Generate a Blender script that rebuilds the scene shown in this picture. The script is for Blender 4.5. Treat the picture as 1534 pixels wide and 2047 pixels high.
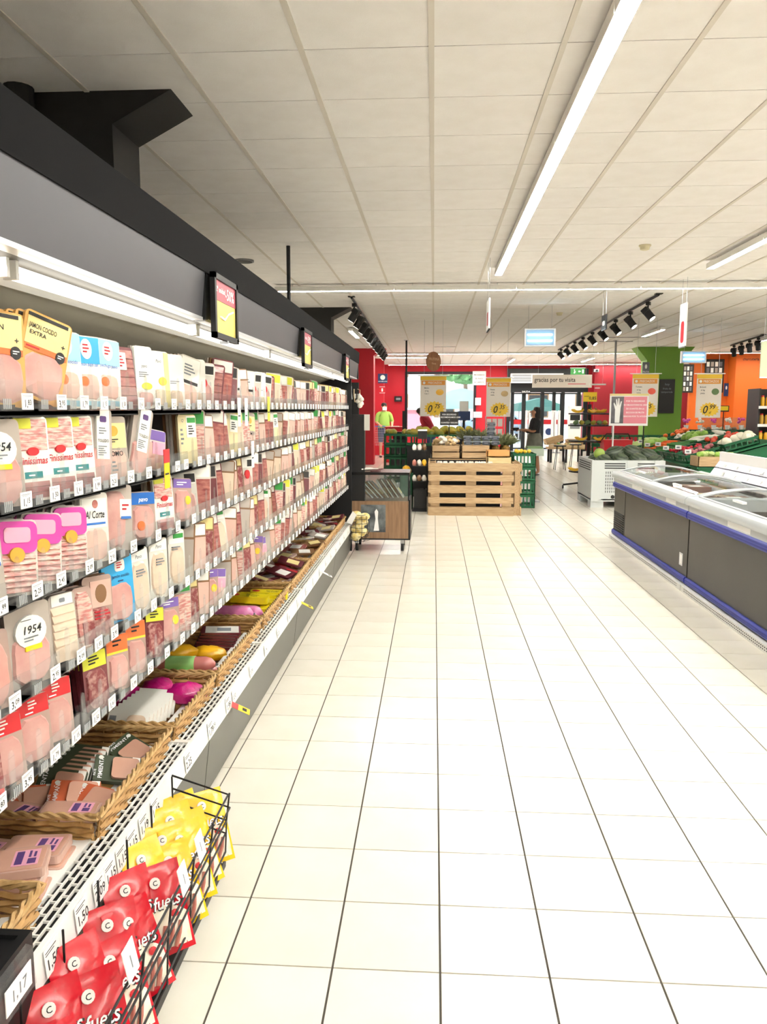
import bpy, bmesh, math, random
from mathutils import Vector, Matrix, Euler
R = random.Random(7)
for o in list(bpy.data.objects):
    bpy.data.objects.remove(o)
SC = bpy.context.scene
COL = SC.collection
PI = math.pi

# ---------------------------------------------------------------- camera
FPX, CAMH = 1577.9, 1.55
_p, _y, _r = 0.1300, 0.0632, 0.0014
_fw = Vector((-math.sin(_y)*math.cos(_p), math.cos(_y)*math.cos(_p), -math.sin(_p)))
_rt = Vector((math.cos(_y), math.sin(_y), 0)); _up = _rt.cross(_fw)
_r2 = _rt*math.cos(_r) + _up*math.sin(_r); _u2 = _up*math.cos(_r) - _rt*math.sin(_r)
CAM_O = Vector((0, 0, CAMH))
cam = bpy.data.cameras.new('camera'); cam.sensor_fit = 'VERTICAL'
cam.sensor_height = 36.0; cam.sensor_width = 36.0*1534/2047
cam.lens = FPX/2047*36.0; cam.clip_start = 0.05; cam.clip_end = 200
cam_o = bpy.data.objects.new('camera', cam); COL.objects.link(cam_o)
cam_o.matrix_world = Matrix(((_r2.x, _u2.x, -_fw.x, 0), (_r2.y, _u2.y, -_fw.y, 0), (_r2.z, _u2.z, -_fw.z, CAMH), (0, 0, 0, 1)))
SC.camera = cam_o
def _ray(px, py): return _fw*FPX + _r2*(px-767) + _u2*(1023.5-py)
def _hit(px, py, a, v):
    d = _ray(px, py); return CAM_O + d*((v-CAM_O[a])/d[a])
def aX(px, py, v): return _hit(px, py, 0, v)      # photo point -> place on plane x = v
def aY(px, py, v): return _hit(px, py, 1, v)
def aZ(px, py, v=0.0): return _hit(px, py, 2, v)

# ---------------------------------------------------------------- daylight and exposure
SC.view_settings.view_transform = 'Standard'
try: SC.view_settings.look = 'None'
except Exception: pass
SC.view_settings.gamma = 1.0
SC.cycles.transparent_max_bounces = 32
SC.view_settings.use_curve_mapping = False
SC.view_settings.exposure = 1.62
W = bpy.data.worlds.new('sky'); SC.world = W; W.use_nodes = True
_bg = W.node_tree.nodes['Background']
_bg.inputs[0].default_value = (0.86, 0.93, 1.0, 1); _bg.inputs[1].default_value = 1.1
LAMP = 25.0       # strength of the ceiling tubes
sun = bpy.data.lights.new('sun', 'SUN'); sun.energy = 2.0; sun.angle = 0.02
sun_o = bpy.data.objects.new('sun', sun); COL.objects.link(sun_o)
sun_o.rotation_euler = (math.radians(38), math.radians(-20), math.radians(20))

# ---------------------------------------------------------------- materials
def lin(h):
    h = h.lstrip('#'); c = [int(h[i:i+2], 16)/255 for i in (0, 2, 4)]
    return tuple((x/12.92 if x <= .04045 else ((x+.055)/1.055)**2.4) for x in c)
MATS = {}
def mat(name, col='#888888', rough=.5, metal=0, spec=None, emit=0, alpha=1, col2=None, scale=8, bump=0, bscale=60, vary=0, coat=0, stretch=None, kind='noise', sharp=None, trans=0):
    if name in MATS: return MATS[name]
    m = bpy.data.materials.new(name); m.use_nodes = True; MATS[name] = m
    nt = m.node_tree; b = nt.nodes['Principled BSDF']; N = nt.nodes.new; Lk = nt.links.new
    c = lin(col); src = None
    b.inputs['Base Color'].default_value = (*c, 1)
    b.inputs['Roughness'].default_value = rough; b.inputs['Metallic'].default_value = metal
    m.diffuse_color = (*c, 1)
    if spec is not None: b.inputs['Specular IOR Level'].default_value = spec
    if coat: b.inputs['Coat Weight'].default_value = coat; b.inputs['Coat Roughness'].default_value = .12
    if emit:
        b.inputs['Emission Color'].default_value = (*c, 1); b.inputs['Emission Strength'].default_value = emit
    if alpha < 1: b.inputs['Alpha'].default_value = alpha
    if trans: b.inputs['Transmission Weight'].default_value = trans
    def coords(st):
        tc = N('ShaderNodeTexCoord'); mp = N('ShaderNodeMapping')
        mp.inputs['Scale'].default_value = st or (1, 1, 1)
        Lk(tc.outputs['Object'], mp.inputs[0]); return mp.outputs[0]
    if col2:
        v = coords(stretch)
        if kind == 'voronoi':
            t = N('ShaderNodeTexVoronoi'); t.inputs['Scale'].default_value = scale; f = t.outputs['Distance']
        elif kind == 'wave':
            t = N('ShaderNodeTexWave'); t.inputs['Scale'].default_value = scale; t.inputs['Distortion'].default_value = 5; t.inputs['Detail'].default_value = 3; f = t.outputs['Fac']
        else:
            t = N('ShaderNodeTexNoise'); t.inputs['Scale'].default_value = scale; t.inputs['Detail'].default_value = 6; f = t.outputs['Fac']
        Lk(v, t.inputs['Vector'])
        cr = N('ShaderNodeValToRGB'); a0, a1 = sharp or (.3, .7)
        cr.color_ramp.elements[0].position = a0; cr.color_ramp.elements[1].position = a1
        cr.color_ramp.elements[0].color = (*c, 1); cr.color_ramp.elements[1].color = (*lin(col2), 1)
        Lk(f, cr.inputs[0]); src = cr.outputs[0]
    if vary:
        oi = N('ShaderNodeObjectInfo'); hv = N('ShaderNodeHueSaturation'); mr = N('ShaderNodeMapRange')
        mr.inputs['To Min'].default_value = 1-vary; mr.inputs['To Max'].default_value = 1+vary
        Lk(oi.outputs['Random'], mr.inputs['Value']); Lk(mr.outputs[0], hv.inputs['Value'])
        if src: Lk(src, hv.inputs['Color'])
        else: hv.inputs['Color'].default_value = (*c, 1)
        src = hv.outputs[0]
    if src: Lk(src, b.inputs['Base Color'])
    if bump:
        t = N('ShaderNodeTexNoise'); t.inputs['Scale'].default_value = bscale; t.inputs['Detail'].default_value = 4
        Lk(coords(stretch), t.inputs['Vector'])
        bp = N('ShaderNodeBump'); bp.inputs['Strength'].default_value = bump; bp.inputs['Distance'].default_value = .01
        Lk(t.outputs['Fac'], bp.inputs['Height']); Lk(bp.outputs[0], b.inputs['Normal'])
    return m
def clear(name, tint='#ffffff', gloss=.12, body=.06, rough=.08):
    """thin clear plastic or glass sheet: mostly see-through, a little gloss and body colour"""
    if name in MATS: return MATS[name]
    m = bpy.data.materials.new(name); m.use_nodes = True; MATS[name] = m
    nt = m.node_tree; nt.nodes.clear(); N = nt.nodes.new; Lk = nt.links.new
    out = N('ShaderNodeOutputMaterial'); tr = N('ShaderNodeBsdfTransparent'); gl = N('ShaderNodeBsdfGlossy'); df = N('ShaderNodeBsdfDiffuse')
    tr.inputs[0].default_value = (*lin(tint), 1); gl.inputs['Roughness'].default_value = rough
    df.inputs[0].default_value = (.85, .86, .87, 1)
    lw = N('ShaderNodeLayerWeight'); lw.inputs[0].default_value = .5
    fr = N('ShaderNodeMath'); fr.operation = 'POWER'; fr.inputs[1].default_value = 4.0; Lk(lw.outputs['Facing'], fr.inputs[0])
    ad = N('ShaderNodeMath'); ad.operation = 'MULTIPLY_ADD'; ad.inputs[1].default_value = .45; ad.inputs[2].default_value = gloss*.3; Lk(fr.outputs[0], ad.inputs[0])
    m1 = N('ShaderNodeMixShader'); m1.inputs[0].default_value = body; Lk(tr.outputs[0], m1.inputs[1]); Lk(df.outputs[0], m1.inputs[2])
    m2 = N('ShaderNodeMixShader'); Lk(ad.outputs[0], m2.inputs[0]); Lk(m1.outputs[0], m2.inputs[1]); Lk(gl.outputs[0], m2.inputs[2])
    Lk(m2.outputs[0], out.inputs[0]); m.diffuse_color = (.8, .85, .9, .3)
    return m

# ---------------------------------------------------------------- mesh building
class MB:
    def __init__(s): s.v = []; s.f = []
    def add(s, vs, fs):
        n = len(s.v); s.v += [tuple(v) for v in vs]; s.f += [tuple(i+n for i in f) for f in fs]; return s
    def box(s, x0, y0, z0, x1, y1, z1):
        return s.add([(x0,y0,z0),(x1,y0,z0),(x1,y1,z0),(x0,y1,z0),(x0,y0,z1),(x1,y0,z1),(x1,y1,z1),(x0,y1,z1)],
                     [(0,3,2,1),(4,5,6,7),(0,1,5,4),(1,2,6,5),(2,3,7,6),(3,0,4,7)])
    def quad(s, a, b, c, d): return s.add([a, b, c, d], [(0, 1, 2, 3)])
    def prism(s, pts, axis, a, b):
        """polygon pts (2d) extruded along axis from a to b"""
        def P(p, t):
            return {0: (t, p[0], p[1]), 1: (p[0], t, p[1]), 2: (p[0], p[1], t)}[axis]
        n = len(pts); vs = [P(p, a) for p in pts] + [P(p, b) for p in pts]
        fs = [tuple(range(n-1, -1, -1)), tuple(range(n, 2*n))] + [(i, (i+1) % n, n+(i+1) % n, n+i) for i in range(n)]
        return s.add(vs, fs)
    def tube(s, pts, r, n=6, closed=False, taper=None):
        pts = [Vector(p) for p in pts]; k = len(pts); vs = []; fs = []
        t0 = (pts[1]-pts[0]).normalized(); ref = Vector((0, 0, 1)) if abs(t0.z) < .9 else Vector((1, 0, 0))
        u = t0.cross(ref).normalized()
        for i, p in enumerate(pts):
            if closed: t = pts[(i+1) % k]-pts[i-1]
            else: t = pts[min(i+1, k-1)]-pts[max(i-1, 0)]
            t = t.normalized() if t.length else t0
            u = (u-t*u.dot(t)); u = u.normalized() if u.length > 1e-6 else t.orthogonal().normalized()
            w = t.cross(u); rr = r if taper is None else r*(taper[i] if isinstance(taper, (list, tuple)) else 1+(taper-1)*i/(k-1))
            for j in range(n):
                a = 2*PI*j/n; vs.append(p+u*(rr*math.cos(a))+w*(rr*math.sin(a)))
        m = k if closed else k-1
        for i in range(m):
            for j in range(n):
                a = i*n+j; b = i*n+(j+1) % n; c = ((i+1) % k)*n+(j+1) % n; d = ((i+1) % k)*n+j
                fs.append((a, b, c, d))
        if not closed: fs += [tuple(range(n-1, -1, -1)), tuple(range((k-1)*n, k*n))]
        return s.add(vs, fs)
    def cyl(s, c, r, h, n=16, axis=2, r2=None):
        r2 = r if r2 is None else r2; vs = []
        for k, (rr, t) in enumerate(((r, 0), (r2, h))):
            for j in range(n):
                a = 2*PI*j/n; p = (rr*math.cos(a), rr*math.sin(a))
                vs.append({2: (c[0]+p[0], c[1]+p[1], c[2]+t), 1: (c[0]+p[0], c[1]+t, c[2]+p[1]), 0: (c[0]+t, c[1]+p[0], c[2]+p[1])}[axis])
        return s.add(vs, [tuple(range(n-1, -1, -1)), tuple(range(n, 2*n))]+[(j, (j+1) % n, n+(j+1) % n, n+j) for j in range(n)])
    def lathe(s, prof, n=14, c=(0, 0, 0), sx=1, sy=1):
        vs = []; fs = []; k = len(prof)
        for r, z in prof:
            for j in range(n):
                a = 2*PI*j/n; vs.append((c[0]+sx*r*math.cos(a), c[1]+sy*r*math.sin(a), c[2]+z))
        for i in range(k-1):
            for j in range(n): fs.append((i*n+j, i*n+(j+1) % n, (i+1)*n+(j+1) % n, (i+1)*n+j))
        fs += [tuple(range(n-1, -1, -1)), tuple(range((k-1)*n, k*n))]
        return s.add(vs, fs)
    def ball(s, c, rx, ry=None, rz=None, n=10, m=7, jit=0):
        ry = rx if ry is None else ry; rz = rx if rz is None else rz
        vs = [(c[0], c[1], c[2]-rz)]; fs = []
        for i in range(1, m):
            t = PI*i/m
            for j in range(n):
                a = 2*PI*j/n; q = 1+(R.uniform(-jit, jit) if jit else 0)
                vs.append((c[0]+rx*q*math.sin(t)*math.cos(a), c[1]+ry*q*math.sin(t)*math.sin(a), c[2]-rz*q*math.cos(t)))
        vs.append((c[0], c[1], c[2]+rz)); L = len(vs)-1
        for j in range(n):
            fs.append((0, 1+(j+1) % n, 1+j)); fs.append((L, L-n+j, L-n+(j+1) % n))
        for i in range(m-2):
            for j in range(n):
                a = 1+i*n+j; b = 1+i*n+(j+1) % n; fs.append((a, b, b+n, a+n))
        return s.add(vs, fs)
    def merge(s, o, M=None):
        return s.add([(M @ Vector(v)) if M else v for v in o.v], o.f)
    def mesh(s, name, m, smooth=False):
        me = bpy.data.meshes.new(name); me.from_pydata(s.v, [], s.f); me.update()
        me.materials.append(m if not isinstance(m, str) else MATS[m])
        if smooth:
            for p in me.polygons: p.use_smooth = True
            try: me.set_sharp_from_angle(angle=.7)
            except Exception: pass
        return me
    def build(s, name, m, parent=None, smooth=False, kind=None, loc=None, rot=None):
        return obj(name, s.mesh(name, m, smooth), parent, kind, loc, rot)
def obj(name, me, parent=None, kind=None, loc=None, rot=None):
    o = bpy.data.objects.new(name, me); COL.objects.link(o)
    if loc is not None: o.location = loc
    if rot is not None: o.rotation_euler = rot
    if parent is not None: o.parent = parent
    if kind: o['kind'] = kind
    return o
def tag(o, label, cat, group=None):
    o['label'] = label; o['category'] = cat
    if group: o['group'] = group
    return o
def thing(name, label, cat, loc=(0, 0, 0), rot=(0, 0, 0), group=None):
    o = bpy.data.objects.new(name, None); COL.objects.link(o); o.empty_display_size = .05
    o.location = loc; o.rotation_euler = rot
    return tag(o, label, cat, group)
def dup(root, loc=None, rot=None, label=None, group=None):
    r = root.copy(); COL.objects.link(r)
    if loc is not None: r.location = loc
    if rot is not None: r.rotation_euler = rot
    if label: r['label'] = label
    if group: r['group'] = group
    for ch in list(root.children):
        c = ch.copy(); COL.objects.link(c); c.parent = r
        for g in list(ch.children):
            d = g.copy(); COL.objects.link(d); d.parent = c
    return r
def struct(name, mb, m, parent=None, smooth=False):
    return mb.build(name, m, parent, smooth, kind='structure' if parent is None else None)
_TX = {}
def textraw(s, shear=0):
    """flat lettering as (verts, faces), height of a capital = 1, centred on x, base line at 0"""
    k = (s, shear)
    if k in _TX: return _TX[k]
    cu = bpy.data.curves.new('t', 'FONT'); cu.body = s; cu.resolution_u = 2; cu.align_x = 'CENTER'; cu.size = 1/.73; cu.offset = .016; cu.shear = shear
    o = bpy.data.objects.new('t', cu); COL.objects.link(o)
    dg = bpy.context.evaluated_depsgraph_get(); dg.update()
    me = bpy.data.meshes.new_from_object(o.evaluated_get(dg))
    r = ([tuple(v.co) for v in me.vertices], [tuple(p.vertices) for p in me.polygons])
    bpy.data.objects.remove(o); bpy.data.curves.remove(cu); bpy.data.meshes.remove(me)
    _TX[k] = r; return r
def text_mb(mb, s, h, M, stretch=1, shear=0):
    """append lettering: M maps (x right, y up, z out) to place"""
    vs, fs = textraw(s, shear)
    return mb.add([M @ Vector((v[0]*h*stretch, v[1]*h, 0)) for v in vs], fs)
def facing(c, right, up):
    r = Vector(right).normalized(); u = Vector(up).normalized(); n = r.cross(u)
    return Matrix(((r.x, u.x, n.x, c[0]), (r.y, u.y, n.y, c[1]), (r.z, u.z, n.z, c[2]), (0, 0, 0, 1)))
FRONT = lambda x, y, z: facing((x, y, z), (1, 0, 0), (0, 0, 1))     # faces the camera (-y)
AISLE = lambda x, y, z: facing((x, y, z), (0, 1, 0), (0, 0, 1))     # faces +x
ORD = ['first','second','third','fourth','fifth','sixth','seventh','eighth','ninth','tenth','eleventh','twelfth','thirteenth','fourteenth','fifteenth','sixteenth','seventeenth','eighteenth','nineteenth','twentieth']
def nth(i):
    if i < 20: return ORD[i]
    t = {2: 'twenty', 3: 'thirty', 4: 'forty', 5: 'fifty', 6: 'sixty'}[(i+1)//10]
    return t[:-1]+'ieth' if (i+1) % 10 == 0 else t+'-'+ORD[(i+1) % 10-1]

mat('white_paint', '#f2f0ea', .5); mat('white_plastic', '#f4f4f2', .35); mat('black', '#141415', .5); mat('black_gloss', '#101012', .25)
mat('dark_metal', '#26272a', .4, .3); mat('steel', '#b9bcc0', .3, .9); mat('alu', '#d5d8db', .35, .6); mat('grey_metal', '#8a8b8c', .4, .5)
mat('red_wall', '#c8142a', .55); mat('red', '#d01a26', .4); mat('orange_wall', '#e06a1e', .6); mat('green_wall', '#73a33a', .55)
mat('ink', '#1c1c1e', .6); mat('ink_red', '#c21f2d', .5); mat('ink_grey', '#7d8288', .6); mat('paper', '#fbfbf8', .55); mat('ink_white', '#ffffff', .5)
mat('ink_purple', '#5b3f78', .5); mat('ink_blue', '#2f6fc0', .5); mat('yellow', '#f6d21f', .45); mat('gold', '#d9a63c', .45)
mat('green_crate', '#14613c', .45); mat('teal', '#3b8a8c', .5)
mat('wood', '#c9ad86', .65, col2='#a98a63', scale=5, stretch=(1.2, 14, 14), kind='noise', vary=.12)
mat('wood_light', '#d9c4a0', .6, col2='#c4a880', scale=5, stretch=(1.5, 10, 10), vary=.08)
mat('cart_wood', '#a58262', .5, col2='#86664a', scale=4, stretch=(9, 9, .9))
mat('skin', '#d9a384', .55); mat('skin_tan', '#b98666', .55); mat('hair', '#221b18', .5)
clear('clear_plastic', '#fbfcfc', .05, .045); clear('glass', '#eef4f4', .1, .02, .02); clear('film', '#f6f2f0', .14, .12, .15)
# ================================================================ room shell
CEIL = 3.195
XL, XR, YB, YN = -3.4, 10.6, 30.0, -3.0
mat('grout', '#4f4a42', .9); mat('tile', '#e9e4d8', .22, col2='#e2dccd', scale=3, vary=.03, coat=.3)
floor = struct('floor', MB().box(XL, YN, -.1, XR, YB+.4, -.004), 'grout')
T = .3009; TX0, TY0 = .032, 2.0102
tile_me = MB().box(-.1473, -.1480, -.01, .1473, .1480, 0).mesh('tile', 'tile')
rest = MB(); ntile = 0
for j in range(-17, 94):
    for k in range(-12, 35):
        x = TX0+(k+.5)*T; y = TY0+(j+.5)*T
        if y > YB or x > XR: continue
        if -3 <= k <= 6 and -1 <= j <= 28:
            obj('tile', tile_me, floor, loc=(x, y, 0)); ntile += 1
        else: rest.box(x-.1473, y-.1480, -.01, x+.1473, y+.1480, 0)
rest.build('distant_tiles', 'tile', floor, kind='stuff')

mat('ceil_panel', '#f1eeeb', .85, col2='#ebe7e3', scale=6, vary=.025, bump=.15, bscale=220); mat('tbar', '#d6cfc4', .6)
ceiling = struct('ceiling', MB().box(XL, YN, CEIL+.02, XR, YB+.4, CEIL+.1), 'tbar')
mat('ceil_gap', '#8f8a84', .9)
pan_me = MB().box(-.288, -.2965, 0, .288, .2965, .016).mesh('ceiling_panel', 'ceil_panel')
cells = []
for j in range(-12, 45):
    for k in range(-6, 19):
        x = -.028+(k+.5)*.6; y = 3.864+(j+.5)*.6
        if XL < x < XR+.3 and y < YB:
            vis = y > 3.2 and -.62*y-.3 < x < .46*y+.4
            cells.append((0 if vis else 1, math.hypot(x, y), x, y))
cells.sort(); far = MB()
for i, (_, _, x, y) in enumerate(cells):
    if i < 300: obj('ceiling_panel', pan_me, ceiling, loc=(x, y, CEIL))
    else: far.box(x-.288, y-.2965, CEIL, x+.288, y+.2965, CEIL+.016)
far.build('distant_panels', 'ceil_panel', ceiling, kind='stuff')
for k in range(-5, 18):
    x = -.028+k*.6
    struct('trim_%d' % (k+6), MB().box(x-.0135, YN, CEIL-.006, x+.0135, YB, CEIL+.004), 'tbar')

mat('wall_pale', '#d8d4cc', .7)
struct('wall_left', MB().box(XL-.15, YN, 0, XL, YB, CEIL+.05), 'wall_pale')
struct('wall_front', MB().box(XL-.15, YN-.15, 0, XR+.15, YN, CEIL+.05), 'wall_pale')
struct('wall_right', MB().box(XR, YN, 0, XR+.15, YB, CEIL+.05), 'wall_pale')
# back wall: red, with a shop window and the entrance opening
w0, w1 = aY(815, 748, YB), aY(946, 868, YB)
d0, d1 = aY(1020, 788, YB), aY(1163, 890, YB)
WX0, WX1, WZ1, WZ0 = w0.x, w1.x, w0.z, .72
DX0, DX1, DZ1 = d0.x, d1.x, 2.16
wb = MB()
wb.box(XL, YB, 0, WX0, YB+.25, CEIL); wb.box(WX0, YB, 0, WX1, YB+.25, WZ0); wb.box(WX0, YB, WZ1, WX1, YB+.25, CEIL)
wb.box(WX1, YB, 0, DX0, YB+.25, CEIL); wb.box(DX0, YB, DZ1, DX1, YB+.25, CEIL); wb.box(DX1, YB, 0, XR, YB+.25, CEIL)
struct('wall_back', wb, 'red_wall')
struct('baseboard_back', MB().box(XL, YB-.015, 0, WX0-.4, YB, .12), 'dark_metal')
# shop window
def frame(mb, x0, z0, x1, z1, y, t=.09, d=.1):
    mb.box(x0-t, y-d, z0-t, x1+t, y, z0); mb.box(x0-t, y-d, z1, x1+t, y, z1+t); mb.box(x0-t, y-d, z0, x0, y, z1); mb.box(x1, y-d, z0, x1+t, y, z1)
fm = MB(); frame(fm, WX0, WZ0, WX1, WZ1, YB+.05)
win = struct('window_1', fm, 'dark_metal')
MB().box(WX0, YB+.02, WZ0, WX1, YB+.03, WZ1).build('pane', 'glass', win)
# entrance: dark portal with header, sliding leaves
mat('portal', '#14181d', .4)
pm = MB(); hx0, hx1 = aY(1020, 740, YB).x, aY(1168, 740, YB).x
pm.box(hx0-.1, YB-.12, DZ1, hx1+.15, YB, aY(1020, 737, YB).z); pm.box(hx0-.1, YB-.12, 0, DX0, YB, DZ1); pm.box(DX1, YB-.12, 0, hx1+.15, YB, DZ1)
door = struct('door_1', pm, 'portal')
posts = [1025, 1047, 1085, 1108, 1126, 1158]
leaf = [(1025, 1047), (1050, 1083), (1087, 1107), (1110, 1123), (1128, 1156)]
for a, b in leaf:
    x0, x1 = aY(a, 800, YB).x, aY(b, 800, YB).x; lf = MB(); frame(lf, x0+.04, .1, x1-.04, DZ1-.06, YB+.12, .05, .05)
    o = lf.build('door_leaf', 'portal', door); MB().box(x0+.04, YB+.09, .1, x1-.04, YB+.1, DZ1-.06).build('pane', 'glass', o)
    MB().box(x0+.04, YB+.06, .98, x1-.04, YB+.068, 1.16).build('red_band', 'red', o)
mm = MB()
for p in posts:
    x = aY(p, 800, YB).x; mm.box(x-.06, YB-.02, 0, x+.06, YB+.1, DZ1)
mm.build('mullions', 'portal', door)
struct('floor_outside', MB().box(-25, YB+.4, -.1, 35, 80, -.01), mat('pavement', '#c9c6c0', .8, col2='#b5b1aa', scale=2))

# ---- columns with flared heads
def column(name, x0, x1, y0, y1, m, fl, zf):
    b = MB(); b.box(x0, y0, 0, x1, y1, CEIL)
    b.prism([(x1, zf), (x1+fl, CEIL), (x1, CEIL)], 1, y0, y1); b.prism([(x0, zf), (x0, CEIL), (x0-fl, CEIL)], 1, y0, y1)
    return struct(name, b, m)
mat('black_col', '#1a1917', .6)
column('column_1', -2.03, -1.70, 4.27, 4.65, 'black_col', .32, 3.03)
column('column_2', -2.03, -1.70, 13.15, 13.53, 'black_col', .33, 3.03)
column('column_3', -2.35, -1.67, 22.0, 22.5, 'red_wall', .33, 3.0)
column('column_4', 5.66, 6.62, 21.8, 22.4, 'green_wall', .28, 2.85)
struct('trim_40', MB().cyl((-2.16, 4.2, 2.1), .075, CEIL-2.1, 14), 'black_col')
# red recess beside the checkout and orange shop-front on the right
struct('wall_recess', MB().box(-3.4, 26.4, 0, -1.66, 26.55, CEIL), 'red_wall')
ox = aY(1380, 760, 24.5).x
struct('wall_orange', MB().box(ox, 24.5, 0, 8.75, 24.65, CEIL).box(8.75, 23.9, 0, XR, 24.65, CEIL), 'orange_wall')
struct('wall_dark_red', MB().box(aY(1190, 760, 29).x, 29.0, 0, XR, 29.12, CEIL), mat('dark_red', '#8e1120', .6))

# ================================================================ ceiling lights
mat('lamp_on', '#fffdf6', .4, emit=LAMP); mat('lamp_body', '#eceae4', .5)
def batten(name, label, cx, cy, length, along, z=3.1, w=.085, group=None, hang=True):
    t = thing(name, label, 'ceiling light', (cx, cy, z), (0, 0, 0 if along == 'y' else PI/2), group)
    L = length/2
    MB().box(-w*.5, -L, .012, w*.5, L, .06).box(-w*.5, -L, 0, -w*.5+.003, L, .012).box(w*.5-.003, -L, 0, w*.5, L, .012).build('housing', 'lamp_body', t)
    MB().box(-w*.5+.003, -L+.004, .002, w*.5-.003, L-.004, .012).build('diffuser', 'lamp_on', t)
    if hang:
        for s in (-1, 1): MB().cyl((0, s*L*.7, .06), .003, CEIL-z-.06, 5).build('hanger', 'steel', t)
    return t
NL = 1.55
ys = [9.6-NL*(i+.5) for i in range(8)]
for i, y in enumerate(ys): batten('strip_light', 'long white strip light over the aisle, %s unit from its far end' % nth(i), .738, y, NL-.004, 'y', group='strip lights over the aisle')
for i, y in enumerate(ys[:7]): batten('strip_light', 'strip light above the freezers at right, %s unit from far end' % nth(i), 3.06, y-.3, NL-.004, 'y', group='strip lights above the freezers')
for i, y in enumerate(ys[:6]): batten('strip_light', 'unseen added strip light beyond the freezers near the right wall, %s from far end' % nth(i), 6.6, y-.3, NL-.004, 'y', group='unseen added strip lights by the right wall')  # row out of view, added only for the light it gives
for i in range(8):
    x = -2.14+1.6*(i+.5)
    batten('cross_light', 'crosswise tube light spanning the shop, %s from the left' % nth(i), x, 10.74, 1.594, 'x', z=3.1, group='crosswise tubes at the end of the aisle')
for i in range(8):
    x = -1.6+1.55*(i+.5)
    batten('cross_light', 'crosswise tube light over the checkout, %s from the left' % nth(i), x, 23.0, 1.54, 'x', group='crosswise tubes over the checkout')
    batten('cross_light', 'crosswise tube light along the entrance wall, %s from the left' % nth(i), x-.05, 28.75, 1.54, 'x', group='crosswise tubes along the entrance wall')
for i, (a, b, c) in enumerate(((1010, 726, 2.4), (1157, 724, 4.9))):
    p = aZ(a, b, 3.1); batten('short_light', ['short strip light left of the exit sign', 'short strip light right of the exit sign'][i], p.x+.1, p.y-1.0, 1.9, 'y', group='short strips before the entrance')
batten('cross_light', 'double bright tube light beside the red column', -.75, 24.6, 1.7, 'x', w=.2)
for i, (x, y) in enumerate(((-1.7, 17.0), (4.5, 17.0), (7.5, 14.0), (7.5, 18.5))):
    batten('produce_light', 'strip light over the produce area, %s from the left' % nth(i), x, y, 1.5, 'y', group='strip lights over the produce')
# ================================================================ long open fridge on the left
FY0, FY1 = -1.0, 8.4
LX = -.868            # front lip
SX = -.90           # front of the tray rows
RZ = [1.580, 1.364, 1.154, .936, .743]      # height of the price tags, row by row
mat('kick', '#66655f', .4, .3, col2='#5c5b56', scale=1.2); mat('band', '#121213', .8, spec=.1); mat('grey_panel', '#55555a', .45, .3, col2='#4d4d52', scale=.8)
mat('cream_paint', '#f3ecd6', .5, col2='#ddd0ac', scale=7, sharp=(.6, .9)); mat('shelf_black', '#121214', .5)
mat('fridge_lamp', '#fffaf0', .4, emit=1.6); mat('wire_white', '#efefea', .4)
fr = thing('open_fridge', 'long open multideck fridge with black canopy and lit shelves of packed meat', 'fridge', (-1.3, 3.65, 0))
def F(mb, name, m, smooth=False, parent=None):
    """build in world coordinates under the fridge"""
    o = mb.build(name, m, parent or fr, smooth)
    o.matrix_parent_inverse = Matrix.Translation((1.3, -3.65, 0)) if parent is None else Matrix()
    return o
segs = [-1.0, .9, 2.9, 4.92, 6.9, FY1]
for a, b in zip(segs, segs[1:]):
    F(MB().prism([(LX+.003, .266), (LX-.028, .02), (LX-.05, .02), (LX-.02, .266)], 1, a+.004, b-.004), 'kick_panel', 'kick')
F(MB().box(-1.60, FY0, .02, LX-.06, FY1, .16).box(-1.6, FY0, .16, -1.03, FY1, .285), 'tub', 'white_paint')
F(MB().box(-.966, FY0, .16, LX-.02, FY1, .318), 'duct_shade_fill', 'shelf_black')  # black block stands in for the shade seen through the grille openings
F(MB().box(-1.03, FY0, .22, -.965, FY1, .333), 'inner_ledge', 'white_paint')
F(MB().prism([(LX-.012, .264), (LX+.004, .264), (LX-.003, .342), (LX-.016, .342)], 1, FY0, FY1), 'price_rail', 'white_plastic')
# white wire grille in lengths
gl = [FY0+1.24*i for i in range(8)]+[FY1]
for a, b in zip(gl, gl[1:]):
    g = MB(); x0, x1 = -.965, LX-.016; n = 4
    for i in range(n+1):
        x = x0+(x1-x0)*i/n; g.box(x-.0022, a+.01, .327, x+.0022, b-.01, .334)
    for i in range(n):
        xa = x0+(x1-x0)*i/n; xb = x0+(x1-x0)*(i+1)/n; y = a+.012+(.025 if i % 2 else 0)
        while y < b-.01: g.box(xa, y-.002, .327, xb, y+.002, .333); y += .05
    g.box(x0, a, .325, x1, a+.012, .337); g.box(x0, b-.012, .325, x1, b, .337)
    F(g, 'grille', 'wire_white')
F(MB().box(-1.62, FY0, .02, -1.58, FY1, 1.60), 'back_panel', 'shelf_black'); F(MB().box(-1.62, FY0, 1.60, -1.57, FY1, 2.11), 'upper_back_panel', 'cream_paint')
for z in RZ:
    for a, b in zip([-1.0, 1.24, 2.5, 3.75, 5.0, 6.25, 7.5], [1.24, 2.5, 3.75, 5.0, 6.25, 7.5, FY1]):
        F(MB().box(-1.58, a+.003, z-.046, SX-.025, b-.003, z-.031).box(SX-.04, a+.003, z-.05, SX-.025, b-.003, z-.022), 'shelf', 'shelf_black')
F(MB().prism([(-.84, 1.87), (-1.06, 1.87), (-1.57, 1.70), (-1.57, 1.90), (-.84, 1.90)], 1, FY0, FY1), 'soffit', 'cream_paint')
F(MB().prism([(-1.03, 1.87), (-1.06, 1.848), (-1.07, 1.87)], 1, FY0, FY1), 'air_outlet_edge', 'white_paint')
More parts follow.
